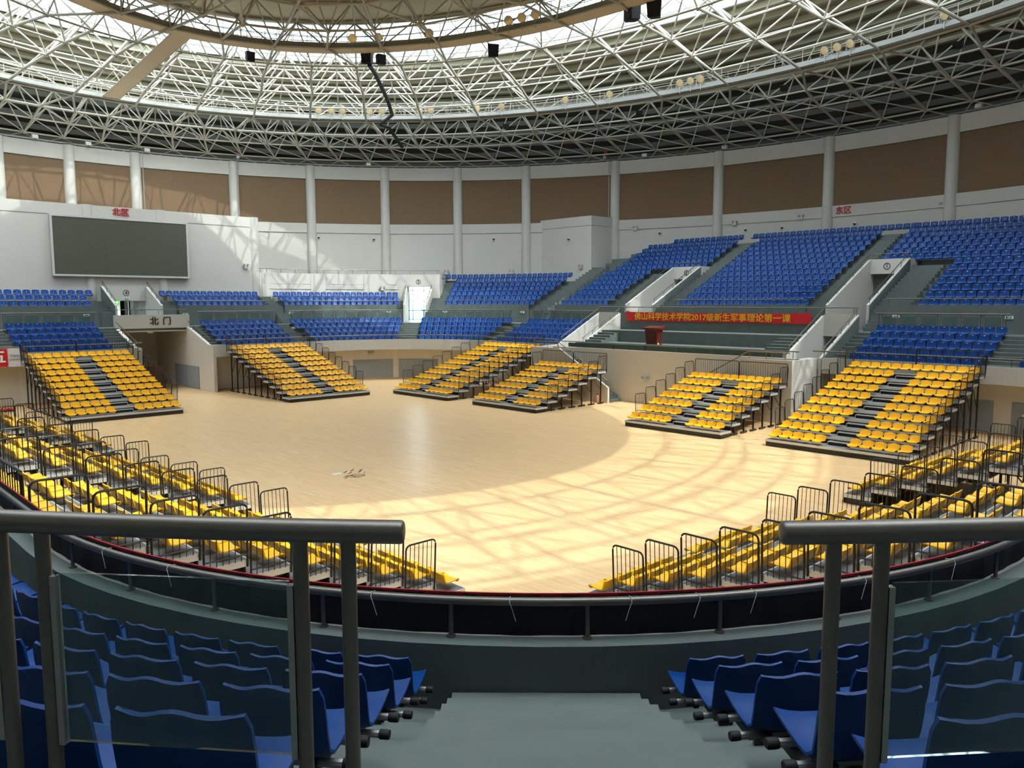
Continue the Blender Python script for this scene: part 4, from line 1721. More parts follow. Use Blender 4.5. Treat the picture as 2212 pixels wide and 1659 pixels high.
def bleacher(label, origin, rz, seats, rows, dep, rise=0.265, z1=0.275, right=5):
    W = seats * 0.455 + 0.05
    root = tag(empty('telescopic_bleacher', (origin[0], origin[1], 0), rz), label, 'bleacher', 'telescopic bleachers round the floor')
    # deck with bright nosing and end strips
    q = MB()
    q.box(0, W, 0.0, dep + 0.06, -0.03, 0.0, M_DECK)
    q.box(-0.012, W + 0.012, -0.02, 0.0, -0.085, 0.004, M_ALU)
    q.box(-0.014, 0.0, -0.02, dep + 0.04, -0.10, 0.002, M_ALU)
    q.box(W, W + 0.014, -0.02, dep + 0.04, -0.10, 0.002, M_ALU)
    me_deck = q.mesh('deck')
    q = MB()
    q.box(0.02, W - 0.02, 0.03, 0.06, -rise + 0.0, -0.085, M_BLK2)
    for k in range(5):
        q.box(0.3 + k * (W - 0.7) / 4, 0.42 + k * (W - 0.7) / 4, 0.0, 0.05, -rise * 0.8, -0.085, M_BLACK)
    me_ris = q.mesh('riser')
    aw = 0.90
    q = MB()
    q.box(0.02, aw - 0.02, 0.02, 0.28, 0.0, 0.125, M_BLK2)
    q.box(0, aw, 0.0, 0.02, 0.118, 0.14, M_ALU)
    q.box(0, aw, 0.02, 0.3, 0.125, 0.138, M_DECK)
    q.box(0, 0.022, 0, 0.3, 0, 0.14, M_ALU)
    q.box(aw - 0.022, aw, 0, 0.3, 0, 0.14, M_ALU)
    me_step = q.mesh('aisle_step')
    me_gL = guard_mesh(dep - 0.05, 0.9, 6, 0.05)
    for r in range(rows):
        z = z1 + rise * r
        y = dep * r
        obj('deck', me_deck, root, (0, y, z))
        if r > 0:
            obj('riser', me_ris, root, (0, y, z))
        xs = []
        left = 5
        if r == rows - 1:
            xs = [0.025 + 0.455 * (k + 0.5) for k in range(seats)]
        else:
            xs = [0.025 + 0.455 * (k + 0.5) for k in range(left)]
            xs += [W - 0.025 - 0.455 * (k + 0.5) for k in range(right)]
            if r < rows - 1:
                obj('aisle_step', me_step, root, (0.025 + 0.455 * left + (W - 0.05 - 0.455 * (left + right) - aw) / 2 + (0.0), y + dep - 0.3, z))
        for x in xs:
            obj('seat', ME_YEL, root, (x, y + 0.26, z))
        # support legs under each row
        if r > 0:
            for x in (0.12, W - 0.12):
                q = MB()
                q.box(-0.03, 0.03, -0.03, 0.03, 0.0, z - 0.1)
                q.box(-0.035, 0.035, -0.25, 0.25, 0.02, 0.09)
                q.tube([(0, -0.2, 0.045), (0, -0.2, 0.05)], 0.045, 8)
                if r > 2:
                    q.tube([(0, 0, z * 0.45), (0, -dep * 0.8, z * 0.8)], 0.018, 6)
                q.box(-0.03, 0.03, -dep * 0.6, 0.3, z - 0.16, z - 0.1)
                q.build('support_leg', M_BLACK, root, False, (x, y + dep * 0.6, 0))
            M1 = Matrix(((0, 1, 0, 0), (1, 0, 0, 0), (0, 0, 1, 0), (0, 0, 0, 1)))
            o = obj('side_guard', me_gL, root)
            o.matrix_local = Matrix.Translation((-0.03, y + 0.02, z)) @ M1
            o = obj('side_guard', me_gL, root)
            o.matrix_local = Matrix.Translation((W + 0.03, y + 0.02, z)) @ Matrix.Rotation(PI / 2, 4, 'Z')
    # front kick panel and base
    q = MB()
    q.box(0.0, W, -0.005, 0.04, 0.02, z1 - 0.08)
    q.box(0.0, 0.04, 0.0, dep, 0.02, z1 - 0.09)
    q.box(W - 0.04, W, 0.0, dep, 0.02, z1 - 0.09)
    q.build('kick_panel', M_BLACK, root)
    # rear guard in two panels
    for h in range(2):
        q = MB()
        x0, x1 = (W + 0.06) * 0.5 * h - 0.03, (W + 0.06) * 0.5 * (h + 1) - 0.03
        yb = dep * rows + 0.03
        zt = z1 + rise * (rows - 1)
        q.tube([(x0 + 0.02, yb, zt - 0.05), (x0 + 0.02, yb, zt + 0.98), (x0 + 0.06, yb, zt + 1.02), (x1 - 0.06, yb, zt + 1.02), (x1 - 0.02, yb, zt + 0.98), (x1 - 0.02, yb, zt - 0.05)], 0.02, 7)
        q.tube([(x0, yb, zt + 0.08), (x1, yb, zt + 0.08)], 0.014, 6)
        nb = 20
        for k in range(1, nb):
            x = x0 + (x1 - x0) * k / nb
            q.tube([(x, yb, zt + 0.02), (x, yb, zt + 1.02)], 0.008, 5)
        q.build('rear_guard', M_BLACK, root, True)
    return root


FE, FN = 9.38, 15.55
DE = 0.822
bleacher('ten-row yellow seat bleacher left of the north gate', (-9.36, FN), 0, 12, 10, DE)
bleacher('ten-row yellow seat bleacher right of the north gate', (2.3, FN), 0, 12, 10, DE)
bleacher('ten-row yellow seat bleacher in the far corner beside the shorter one', (FE, 15.25), -PI / 2, 12, 10, DE)
bleacher('seven-row yellow seat bleacher left of the stage, beside the fire extinguisher', (FE, 7.5), -PI / 2, 11, 7, DE, right=4)
bleacher('seven-row yellow seat bleacher under the right end of the red banner', (FE, -3.45), -PI / 2, 11, 7, DE, right=4)
bleacher('large ten-row yellow seat bleacher at right, facing the floor', (FE, -10.6), -PI / 2, 12, 10, DE)
bleacher('nearest yellow seat bleacher at lower left, seen from behind', (-10.22, -14.8), PI / 2, 12, 10, 0.725)
bleacher('second yellow seat bleacher from the camera on the left side', (-10.3, -5.85), PI / 2, 12, 10, 0.72)
bleacher('far yellow seat bleacher at the left edge, third from the camera', (-10.3, 5.6), PI / 2, 11, 10, 0.72, right=4)
bleacher('nearest yellow seat bleacher at lower right, seen from behind', (-3.3, -16.65), PI, 12, 10, 0.725)
bleacher('yellow seat bleacher at the right edge behind black guards', (8.1, -16.7), PI, 12, 10, 0.725)

# ------------------------------------------------------------------ roof
roof = struct(empty('ceiling'))


def ring_pt(a, b, z, t, cy=0.0):
    t = math.radians(t)
    return (ECX + a * math.cos(t), cy + b * math.sin(t), z)


RB = [(38.7, 42.6, 18.5, 90, 3.4), (35.3, 41.2, 19.3, 90, 3.4), (33.2, 39.8, 20.0, 90, 3.4), (30.1, 36.7, 20.42, 45, 5.4), (27.4, 34.1, 20.88, 45, 5.4), (24.6, 31.0, 21.15, 45, 5.4), (22.0, 28.8, 21.5, 45, 5.4), (18.9, 25.6, 21.6, 45, 5.4), (14.8, 21.2, 21.45, 32, 2.7), (11.0, 17.2, 21.2, 32, 2.7), (7.2, 13.2, 21.2, 16, 2.7), (3.4, 9.2, 21.2, 16, 2.7)]
RAD = [0.085, 0.085, 0.09, 0.10, 0.095, 0.09, 0.085, 0.085, 0.085, 0.08, 0.07, 0.07]
bot = []
for (a, b, z, n, ph) in RB:
    bot.append([ring_pt(a, b, z, ph + 360.0 * k / n) for k in range(n)])
for i, ring in enumerate(bot):
    mb = MB()
    mb.tube(ring, 0.062 if i != 3 else 0.08, 7, closed=True)
    mb.build('ring_chord', M_TRUSS, roof, True)


def near_idx(p, ring, k):
    return sorted(range(len(ring)), key=lambda j: (ring[j][0] - p[0]) ** 2 + (ring[j][1] - p[1]) ** 2 + (ring[j][2] - p[2]) ** 2)[:k]


# radial chords: one part per rib line of the main field, the outer ones per pair of rings
for k in range(45):
    mb = MB()
    mb.tube([bot[i][k] for i in range(3, 8)], 0.088, 8)
    mb.build('rib_chord', M_TRUSS, roof, True)
for k in range(90):
    mb = MB()
    mb.tube([bot[0][k], bot[1][k], bot[2][k], bot[3][near_idx(bot[2][k], bot[3], 1)[0]]], 0.08, 8)
    mb.build('rib_chord', M_TRUSS, roof, True)
for k in range(32):
    mb = MB()
    mb.tube([bot[7][near_idx(bot[8][k], bot[7], 1)[0]], bot[8][k], bot[9][k], bot[10][near_idx(bot[9][k], bot[10], 1)[0]]], 0.075, 7)
    mb.build('rib_chord', M_TRUSS, roof, True)
for k in range(16):
    mb = MB()
    mb.tube([bot[10][k], bot[11][k], (ECX, bot[11][k][1] * 0.75, 21.2)], 0.07, 7)
    mb.build('rib_chord', M_TRUSS, roof, True)
# upper layer
top = []
for i in range(len(RB) - 1):
    a0, b0, z0, n0, p0 = RB[i]
    a1, b1, z1, n1, p1 = RB[i + 1]
    n = max(n0, n1) if i not in (2, 7) else min(n0, n1)
    ph = (p0 if n == n0 else p1) + 180.0 / n
    f = 0.5
    dz = [1.5, 1.75, 2.0, 2.1, 2.15, 2.15, 2.15, 2.1, 2.1, 2.3, 2.5][i]
    top.append([ring_pt(a0 * (1 - f) + a1 * f, b0 * (1 - f) + b1 * f, (z0 + z1) / 2 + dz, ph + 360.0 * k / n) for k in range(n)])
for i, ring in enumerate(top):
    mb = MB()
    mb.tube(ring, 0.055, 6, closed=True)
    mb.build('upper_ring_chord', M_TRUSS, roof, True)
for i in range(len(top) - 1):
    mb = MB()
    for p in top[i]:
        for j in near_idx(p, top[i + 1], 1 if len(top[i]) != len(top[i + 1]) else 1):
            mb.tube([p, top[i + 1][j]], 0.055, 6, cap=False)
    o = mb.build('upper_radial_members', M_TRUSS, roof, True)
    o['kind'] = 'stuff'
# web members: each upper node to its neighbours below. those of the bay in front of the main ribs are single parts
web_single = []
for i, ring in enumerate(top):
    mb = MB()
    cnt = 0
    for k, p in enumerate(ring):
        ends = [bot[i][j] for j in near_idx(p, bot[i], 2)] + [bot[i + 1][j] for j in near_idx(p, bot[i + 1], 2)]
        for e in ends:
            mb.tube([p, e], 0.05 if i not in (4, 5, 6) else 0.056, 6, cap=False)
    o = mb.build('web_members', M_TRUSS, roof, True)
    o['kind'] = 'stuff'
# diagonals in the lower layer of the outer bays
for i in (0, 1):
    mb = MB()
    for k in range(90):
        mb.tube([bot[i][k], bot[i + 1][(k + 1) % 90]], 0.04, 5, cap=False)
    o = mb.build('lower_diagonals', M_TRUSS, roof, True)
    o['kind'] = 'stuff'
mb = MB()
for i, ring in enumerate(bot):
    r = 0.15 if i >= 3 else 0.13
    for p in ring:
        mb.lathe([(r * 0.5, -r * 0.87), (r, 0), (r * 0.5, r * 0.87)], 8, p)
o = mb.build('node_balls', M_TRUSS, roof, True)
o['kind'] = 'stuff'

# short struts from the outermost ring down to the wall head
mb = MB()
for k, p in enumerate(bot[0]):
    t = 3.4 + 4.0 * k
    for dt in (-2, 2):
        x, y = ell(t + dt, 0.9)
        mb.tube([p, (x, y, 17.98)], 0.05, 6, cap=False)
o = mb.build('bearing_struts', M_TRUSS, roof, True)
o['kind'] = 'stuff'

# roof sheet, purlins
SHEET = [(41.2, 44.5, 18.4, 0.0), (39.6, 43.6, 20.4, 0.0), (37.0, 42.0, 22.3, 0.2), (34.4, 40.2, 23.4, 0.5), (31.6, 37.9, 24.3, 0.9), (28.1, 35.4, 25.05, 1.2)]


def oval_sheet(mb, prof, n=96, th=0.06):
    vs = []
    for pr in prof:
        for k in range(n):
            vs.append(ring_pt(*pr[:3], 360.0 * k / n, pr[3] if len(pr) > 3 else 0.0))
    fs = []
    for i in range(len(prof) - 1):
        for k in range(n):
            k2 = (k + 1) % n
            fs.append((i * n + k, i * n + k2, (i + 1) * n + k2, (i + 1) * n + k))
    m = len(vs)
    vs += [(x, y, z + th) for (x, y, z) in vs]
    fs += [tuple(m + q for q in f[::-1]) for f in fs]
    return mb.add(vs, fs)


mb = MB()
oval_sheet(mb, SHEET[2:])
mb.build('roof_sheet', M_ROOF, roof, True)
M_EAVES_SHADE = mat('roof_sheet_painted_shade', (66, 66, 58), 0.8, var=0.08)  # outer roof sheet coloured darker to stand for the shade near the wall
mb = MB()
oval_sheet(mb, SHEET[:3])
mb.build('eaves_sheet_shaded', M_EAVES_SHADE, roof, True)


def sheet_at(f):
    x = f * (len(SHEET) - 1)
    i = min(int(x), len(SHEET) - 2)
    t = x - i
    return tuple(SHEET[i][k] * (1 - t) + SHEET[i + 1][k] * t for k in range(4))


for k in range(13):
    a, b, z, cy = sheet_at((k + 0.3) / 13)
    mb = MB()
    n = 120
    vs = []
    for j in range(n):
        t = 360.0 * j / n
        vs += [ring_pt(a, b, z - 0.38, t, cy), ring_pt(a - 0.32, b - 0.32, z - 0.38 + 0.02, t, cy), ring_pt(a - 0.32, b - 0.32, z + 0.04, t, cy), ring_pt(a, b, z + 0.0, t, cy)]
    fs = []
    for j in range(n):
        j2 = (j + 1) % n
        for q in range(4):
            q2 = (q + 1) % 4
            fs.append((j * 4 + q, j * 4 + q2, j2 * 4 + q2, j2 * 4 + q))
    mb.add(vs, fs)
    mb.build('purlin', mat('cream_purlin', (160, 154, 130), 0.6) if k > 4 else mat('purlin_painted_shade', (84, 82, 72), 0.7), roof)  # outermost purlins carry the eaves shade in their colour
# central sheet
CENT = [(18.3, 25.8, 24.35), (13.0, 19.5, 25.0), (8.0, 13.0, 25.6), (3.0, 6.0, 25.9), (0.05, 0.1, 26.0)]
mb = MB()
oval_sheet(mb, CENT)
mb.build('central_roof_sheet', mat('cream_roof_sheet', (190, 184, 160), 0.65), roof, True)
for k in range(9):
    f = (k + 0.15) / 9
    i = min(int(f * 4), 3)
    t = f * 4 - i
    a, b, z = (CENT[i][q] * (1 - t) + CENT[i + 1][q] * t for q in range(3))
    mb = MB()
    mb.tube([ring_pt(a, b, z - 0.12, 3.75 * j) for j in range(96)], 0.1, 6, closed=True)
    mb.build('central_purlin', M_TRUSS, roof, True)
# ring skylight: frames and panes
SKY_O, SKY_M, SKY_I = (28.1, 35.4, 25.1, 1.2), (23.4, 30.6, 24.75, 0.6), (18.3, 25.8, 24.42, 0.0)
for (a, b, z, cy), r in ((SKY_O, 0.17), (SKY_M, 0.10), (SKY_I, 0.16), ((26.4, 33.6, 25.0, 1.0), 0.10)):
    mb = MB()
    mb.tube([ring_pt(a, b, z - 0.05, 3 * j, cy) for j in range(120)], r, 6, closed=True)
    mb.build('skylight_ring_frame', M_WHTFR, roof, True)
NS = 60
for k in range(NS):
    t = 360.0 * k / NS
    mb = MB()
    mb.tube([ring_pt(*S4[:3], t, S4[3]) for S4 in (SKY_O, SKY_M, SKY_I)], 0.06, 6)
    mb.build('skylight_glazing_bar', M_WHTFR, roof, True)
    for (A, B) in ((SKY_O, SKY_M), (SKY_M, SKY_I)):
        mb = MB()
        t2 = 360.0 * (k + 1) / NS
        q = [ring_pt(*A[:3], t, A[3]), ring_pt(*A[:3], t2, A[3]), ring_pt(*B[:3], t2, B[3]), ring_pt(*B[:3], t, B[3])]
        mb.hull8([(p[0], p[1], p[2] + 0.06) for p in q], [(p[0], p[1], p[2] + 0.075) for p in q])
        mb.build('glass_pane', G_SKY, roof)


# catwalks
def ring_catwalk(name, label, a, b, z, w, mat_soffit, t0=0.0, t1=360.0, side_h=0.28):
    root = tag(empty(name, (ECX, 0, z)), label, 'catwalk', 'roof catwalks')
    n = 120
    mb = MB()
    vs = []
    for j in range(n):
        t = 360.0 * j / n
        for (dr, zz) in ((0, 0), (w, 0), (w, 0.08), (0, 0.08)):
            p = ring_pt(a + dr, b + dr, zz, t)
            vs.append((p[0] - ECX, p[1], p[2]))
    fs = []
    for j in range(n):
        j2 = (j + 1) % n
        for q in range(4):
            q2 = (q + 1) % 4
            fs.append((j * 4 + q, j * 4 + q2, j2 * 4 + q2, j2 * 4 + q))
    mb.add(vs, fs)
    mb.build('soffit_plate', mat_soffit, root)
    for dr in (0.0, w):
        mb = MB()
        vs = []
        for j in range(n):
            t = 360.0 * j / n
            for (d2, zz) in ((-0.03, 0), (0.03, 0), (0.03, side_h), (-0.03, side_h)):
                p = ring_pt(a + dr + d2, b + dr + d2, zz, t)
                vs.append((p[0] - ECX, p[1], p[2]))
        mb.add(vs, fs)
        mb.build('edge_beam', mat('grey_catwalk_beam', (138, 138, 132), 0.6), root)
        for h in (0.6, 1.05):
            mb = MB()
            mb.tube([(lambda p: (p[0] - ECX, p[1], p[2]))(ring_pt(a + dr, b + dr, h, 3 * j)) for j in range(120)], 0.022, 5, closed=True)
            mb.build('guard_rail', M_TRUSS, root, True)
    mb = MB()
    for j in range(120):
        for dr in (0.0, w):
            p = ring_pt(a + dr, b + dr, 0, 3 * j)
            mb.tube([(p[0] - ECX, p[1], 0.05), (p[0] - ECX, p[1], 1.05)], 0.018, 5, cap=False)
    o = mb.build('guard_posts', M_TRUSS, root)
    o['kind'] = 'stuff'
    return root


ring_catwalk('ring_catwalk', 'outer oval catwalk ringing the white roof truss', 29.6, 36.2, 20.52, 1.0, mat('grey_catwalk_soffit', (168, 170, 164), 0.6))
ring_catwalk('ring_catwalk', 'inner oval catwalk with beige underside beneath the skylight', 14.9, 21.3, 21.55, 1.25, M_CATW)
root = tag(empty('bridge_catwalk', (-0.5, 22.5, 21.6)), 'straight beige catwalk bridge linking the two roof rings', 'catwalk', 'roof catwalks')
pa, pb = Vector((ring_pt(16.1, 22.5, 21.55, 88.8))), Vector((ring_pt(29.6, 36.2, 20.55, 88.8)))
for k in range(10):
    p, q2 = pa.lerp(pb, k / 10), pa.lerp(pb, (k + 0.985) / 10)
    mb = MB()
    w = 0.55
    ox, oy, oz = root.location
    mb.hull8([(p.x - w - ox, p.y - oy, p.z - oz), (p.x + w - ox, p.y - oy, p.z - oz), (q2.x + w - ox, q2.y - oy, q2.z - oz), (q2.x - w - ox, q2.y - oy, q2.z - oz)],
             [(p.x - w - ox, p.y - oy, p.z - oz + 0.06), (p.x + w - ox, p.y - oy, p.z - oz + 0.06), (q2.x + w - ox, q2.y - oy, q2.z - oz + 0.06), (q2.x - w - ox, q2.y - oy, q2.z - oz + 0.06)])
    mb.build('floor_plate', M_CATW, root)
for s in (-0.55, 0.55):
    mb = MB()
    for h in (0.55, 1.0):
        mb.tube([(pa.x + s - ox, pa.y - oy, pa.z - oz + h), (pb.x + s - ox, pb.y - oy, pb.z - oz + h)], 0.02, 5)
    mb.tube([(pa.x + s - ox, pa.y - oy, pa.z - oz + 0.03), (pb.x + s - ox, pb.y - oy, pb.z - oz + 0.03)], 0.05, 6)
    mb.build('guard_rail', M_TRUSS, root, True)

# floodlights on the catwalks
q = MB()
q.lathe([(0.03, 0.22), (0.09, 0.2), (0.12, 0.1), (0.25, 0.0), (0.27, -0.02), (0.25, -0.03)], 18, (0, 0, 0), 'y', M_GALV)
me_fl = q.mesh('housing', None, True)
q = MB()
q.lathe([(0.235, -0.03), (0.235, -0.035), (0.0, -0.055)], 18, (0, 0, 0), 'y', M_LAMPG)
me_fg = q.mesh('lens', None, True)
q = MB()
q.tube([(-0.29, 0.02, 0), (-0.29, 0.02, -0.32), (0.29, 0.02, -0.32), (0.29, 0.02, 0)], 0.018, 6)
q.tube([(0, 0.02, -0.32), (0, 0.02, -0.7)], 0.025, 6)
me_fy = q.mesh('yoke', M_GALV, True)
fl = [(t, 29.5, 36.1, 21.12, 'outer') for t in (60.2, 58.4, 56.8, 52.9, 51.1, 49.6, 45.7, 44.1, 37.6, 34.2, 25.5, 19.7, 10.9, 9.6, 8.4, -5.4, -6.7, -8.0, -16.9)] + [(t, 14.7, 21.1, 22.02, 'inner') for t in (53.6, 48.3, 38.0, 22.6, 20.1, 17.6)]
cnt = {'outer': 0, 'inner': 0}
for (t, a, b, z, wh) in fl:
    x, y, _ = ring_pt(a, b, z, t)
    dx, dy = x - 0, y - 0
    root = empty('floodlight', (x, y, z), math.atan2(-dx, dy))
    tag(root, 'round floodlight on the %s roof catwalk, %s from the left' % (wh, ordn(cnt[wh])), 'floodlight', 'floodlights on the %s catwalk' % wh)
    cnt[wh] += 1
    tilt = math.radians(28)
    for me in (me_fl, me_fg):
        o = obj(me.name.split('.')[0], me, root)
        o.rotation_euler = (tilt, 0, 0)
    obj('yoke', me_fy, root)

# hanging loudspeakers
q = MB()
q.hull8([(-0.3, -0.22, -0.36), (0.3, -0.22, -0.36), (0.2, 0.26, -0.3), (-0.2, 0.26, -0.3)], [(-0.36, -0.28, 0.36), (0.36, -0.28, 0.36), (0.24, 0.28, 0.36), (-0.24, 0.28, 0.36)])
me_sp = q.mesh('cabinet', M_SPK)
q = MB()
q.box(-0.3, 0.3, -0.29, -0.255, -0.3, 0.3)
me_sg = q.mesh('grille', mat('speaker_grille', (12, 12, 12), 0.8))
q = MB()
for s in (-0.2, 0.2):
    q.tube([(s, 0, 0.36), (s * 0.6, 0, 1.0)], 0.012, 5)
me_sb = q.mesh('suspension', M_BLACK)
sp = [(34.3, 31.5, 38.2, 20.0, 0.25, 0.75), (17.0, 31.5, 38.2, 19.95, 0.2, 0.75), (0.4, 31.5, 38.2, 19.95, 0.2, 0.75), (-16.2, 31.5, 38.2, 19.95, 0.2, 0.75), (74.0, 16.5, 23.2, 21.2, 0.2, 0.8), (50.6, 16.3, 23.0, 21.35, -0.6, 1.05), (48.2, 16.3, 23.0, 21.2, 0.5, 0.85), (27.4, 16.5, 23.2, 21.1, 0.4, 1.0), (3.4, 16.5, 23.2, 21.45, -0.5, 1.25), (-0.2, 16.5, 23.2, 21.2, 0.4, 1.15)]
splab = ['black loudspeaker hung under the outer catwalk, leftmost of four', 'black loudspeaker hung under the outer catwalk, second of four', 'black loudspeaker hung under the outer catwalk, third of four', 'black loudspeaker hung under the outer catwalk, rightmost of four', 'small black loudspeaker beside the catwalk bridge', 'tall black loudspeaker at the head of the dark cable tray', 'black loudspeaker just right of the dark cable tray', 'black loudspeaker under the inner catwalk near the centre', 'tilted tall black loudspeaker at the top of the picture', 'wide black loudspeaker beside the tilted one at the top']
for (t, a, b, z, tw, scl), lab in zip(sp, splab):
    x, y, _ = ring_pt(a, b, z, t)
    root = empty('loudspeaker', (x, y, z), math.atan2(-x, y) + tw)
    tag(root, lab, 'loudspeaker', 'loudspeakers hung in the roof')
    for nm, me in (('cabinet', me_sp), ('grille', me_sg), ('suspension', me_sb)):
        o = obj(nm, me, root)
        o.scale = (scl, scl, scl if 'outer' not in lab else scl * 0.7)
# dark cable tray
pts = [ring_pt(16.3, 23.0, 20.9, 50.3), ring_pt(18.9, 25.6, 21.1, 50.0), ring_pt(24.6, 31.0, 20.75, 49.6), ring_pt(28.0, 34.6, 20.5, 49.4), ring_pt(29.6, 36.2, 20.1, 51.4), ring_pt(30.6, 37.2, 20.0, 50.2), ring_pt(34.5, 40.6, 19.2, 49.4)]
mb = MB()
for a, b in zip(pts[:-1], pts[1:]):
    a, b = Vector(a), Vector(b)
    t = (b - a).normalized()
    s = t.cross(Vector((0, 0, 1))).normalized() * 0.13
    u = s.cross(t).normalized() * 0.06
    mb.hull8([a - s - u, a + s - u, a + s + u, a - s + u], [b - s - u, b + s - u, b + s + u, b - s + u])
tag(mb.build('cable_tray', M_SPK), 'dark cable tray climbing along the white truss to the loudspeakers', 'cable tray')

# ------------------------------------------------------------------ small things on the walls


def exit_sign(pos, outward, label, hang=False, w=0.36, h=0.15):
    root = tag(empty('exit_sign'), label, 'sign', 'green exit signs')
    root.matrix_world = frame_matrix(pos, outward)
    mb = MB()
    mb.box(-w / 2, w / 2, -h / 2, h / 2, 0, 0.03)
    mb.build('case', M_PLATE, root)
    mb = MB()
    mb.box(-w / 2 + 0.07, w / 2 - 0.07, -h / 2 + 0.025, h / 2 - 0.025, 0.03, 0.034)
    mb.build('green_face', M_GREEN, root)
    mb = MB()
    mb.prism([(-0.06, -0.012), (0.02, -0.012), (0.02, -0.035), (0.07, 0.0), (0.02, 0.035), (0.02, 0.012), (-0.06, 0.012)], 'z', 0.034, 0.037)
    mb.build('arrow', M_PLATE, root)
    return root


def rg(g, d):
    p = P(g, d)
    return p


for (g, d, z, lab) in [(G('N', 2.35), UP_D - 0.01, 5.0, 'exit sign on the grey wall right of the 北门 header'),
                       (G('N', 10.4), UP_D - 0.01, 5.02, 'exit sign at the left end of the corner glass balustrade'),
                       (G('NE', 56), UP_D - 0.01, 5.02, 'exit sign on the grey wall just left of corner door 3'),
                       (G('NE', 37.2), UP_D - 0.01, 5.02, 'exit sign on the grey wall just right of corner door 3'),
                       (G('NE', 9.0), UP_D - 0.01, 5.02, 'exit sign on the grey wall left of the upper stair'),
                       (G('E', -9.9), UP_D - 0.01, 5.02, 'exit sign behind glass left of the lower right seats'),
                       (G('E', -15.2), UP_D - 0.01, 5.02, 'exit sign on the grey wall at the right edge'),
                       (G('N', -4.1), UP_D - 0.01, 5.0, 'exit sign on the grey wall left of the north gate')]:
    p = P(g, d)
    exit_sign((p[0], p[1], z), (-p[2], -p[3], 0), lab)
for (g, z, lab) in [(G('N', 4.2), 0.75, 'low green exit sign right of the north gate passage'), (G('E', -11.0) , 0.9, 'green exit sign behind the guards of the large right bleacher'), (G('SE', -8), 0.95, 'green exit sign on the lower wall at the right edge')]:
    p = P(g, 0.86)
    exit_sign((p[0], p[1], z), (-p[2], -p[3], 0), lab)
exit_sign((-0.66, 33.37, 6.12), (0, -1, 0), 'small exit sign below the circled number 4', w=0.4, h=0.13)
pp = arc_pt(44.6, R_BAL + 2.9)
exit_sign((pp[0], pp[1], 7.02), (-1, -1, 0), 'small exit sign inside the glazed corner doorway')


def emergency_light(pos, outward, label):
    root = tag(empty('emergency_light'), label, 'lamp', 'twin-head emergency lights on the white walls')
    root.matrix_world = frame_matrix(pos, outward)
    mb = MB()
    mb.box(-0.15, 0.15, -0.2, 0.0, 0, 0.08)
    mb.build('battery_box', mat('pale_grey_plastic', (188, 188, 182), 0.5), root)
    for s in (-1, 1):
        mb = MB()
        mb.lathe([(0.04, 0.0), (0.09, 0.05), (0.095, 0.12), (0.085, 0.13)], 12, (s * 0.16, 0.08, 0.02), 'z')
        mb.build('lamp_head', M_GALV, root, True)


em = []
for (t, z, lab) in [(46.3, 8.6, 'twin emergency light on the far white wall, left of the middle column'), (37.9, 8.6, 'twin emergency light on the white wall beside the stair box column'),
                    (10.8, 12.2, 'twin emergency light right of the third column from the right'), (3.6, 12.3, 'twin emergency light just left of the red 东区 letters'), (-10.2, 12.3, 'twin emergency light near the rightmost column'), (22.4, 12.2, 'twin emergency light right of the stair box')]:
    x, y = ell(t, -0.09)
    emergency_light((x, y, z), (ECX - x, -y, 0), lab)
emergency_light((8.35, 33.46, 8.7), (0, -1, 0), 'twin emergency light near the right end of the screen wall')
p = P(G('NE', 57.5), 9.40)
emergency_light((p[0], p[1], 7.05), (-p[2], -p[3], 0), 'twin emergency light on the balcony wall left of number 3')
emergency_light((32.05, 19.2, 8.9), (-1, 0, 0), 'twin emergency light on the white stair box')
emergency_light((SX - 0.01, 0.7, 1.45), (-1, 0, 0), 'twin emergency light on the cream stage front wall')
p = P(G('NE', 66), 0.88)
emergency_light((p[0], p[1], 2.0), (-p[2], -p[3], 0), 'twin emergency light on the curved wall behind the corner bleachers')


def wall_camera(pos, outward, label):
    root = tag(empty('security_camera'), label, 'camera', 'small security cameras on the walls')
    root.matrix_world = frame_matrix(pos, outward)
    mb = MB()
    mb.box(-0.06, 0.06, 0.0, 0.1, 0, 0.06)
    mb.build('mount', M_PLATE, root)
    mb = MB()
    mb.lathe([(0.075, 0.02), (0.085, -0.04), (0.06, -0.1), (0.02, -0.12)], 12, (0, 0, 0.12), 'y')
    mb.build('dome', M_SPK, root, True)


for (t, z, lab) in [(62.6, 11.7, 'small dark security camera under the beam, far left bay'), (55.6, 11.6, 'small dark security camera under the beam, second bay'), (40.2, 11.6, 'small dark security camera left of the stair box column'),
                    (19.5, 11.7, 'small camera on the wall above the upper block by door 2'), (9.6, 11.6, 'small camera on the wall beneath an emergency light'), (5.6, 11.6, 'small camera on the wall left of the 东区 letters'), (-1.9, 11.5, 'small camera on the wall below the 东区 letters')]:
    x, y = ell(t, -0.01)
    wall_camera((x, y, z), (ECX - x, -y, 0), lab)
wall_camera((32.05, 20.6, 11.3), (-1, 0, 0), 'small dark camera on the white stair box')

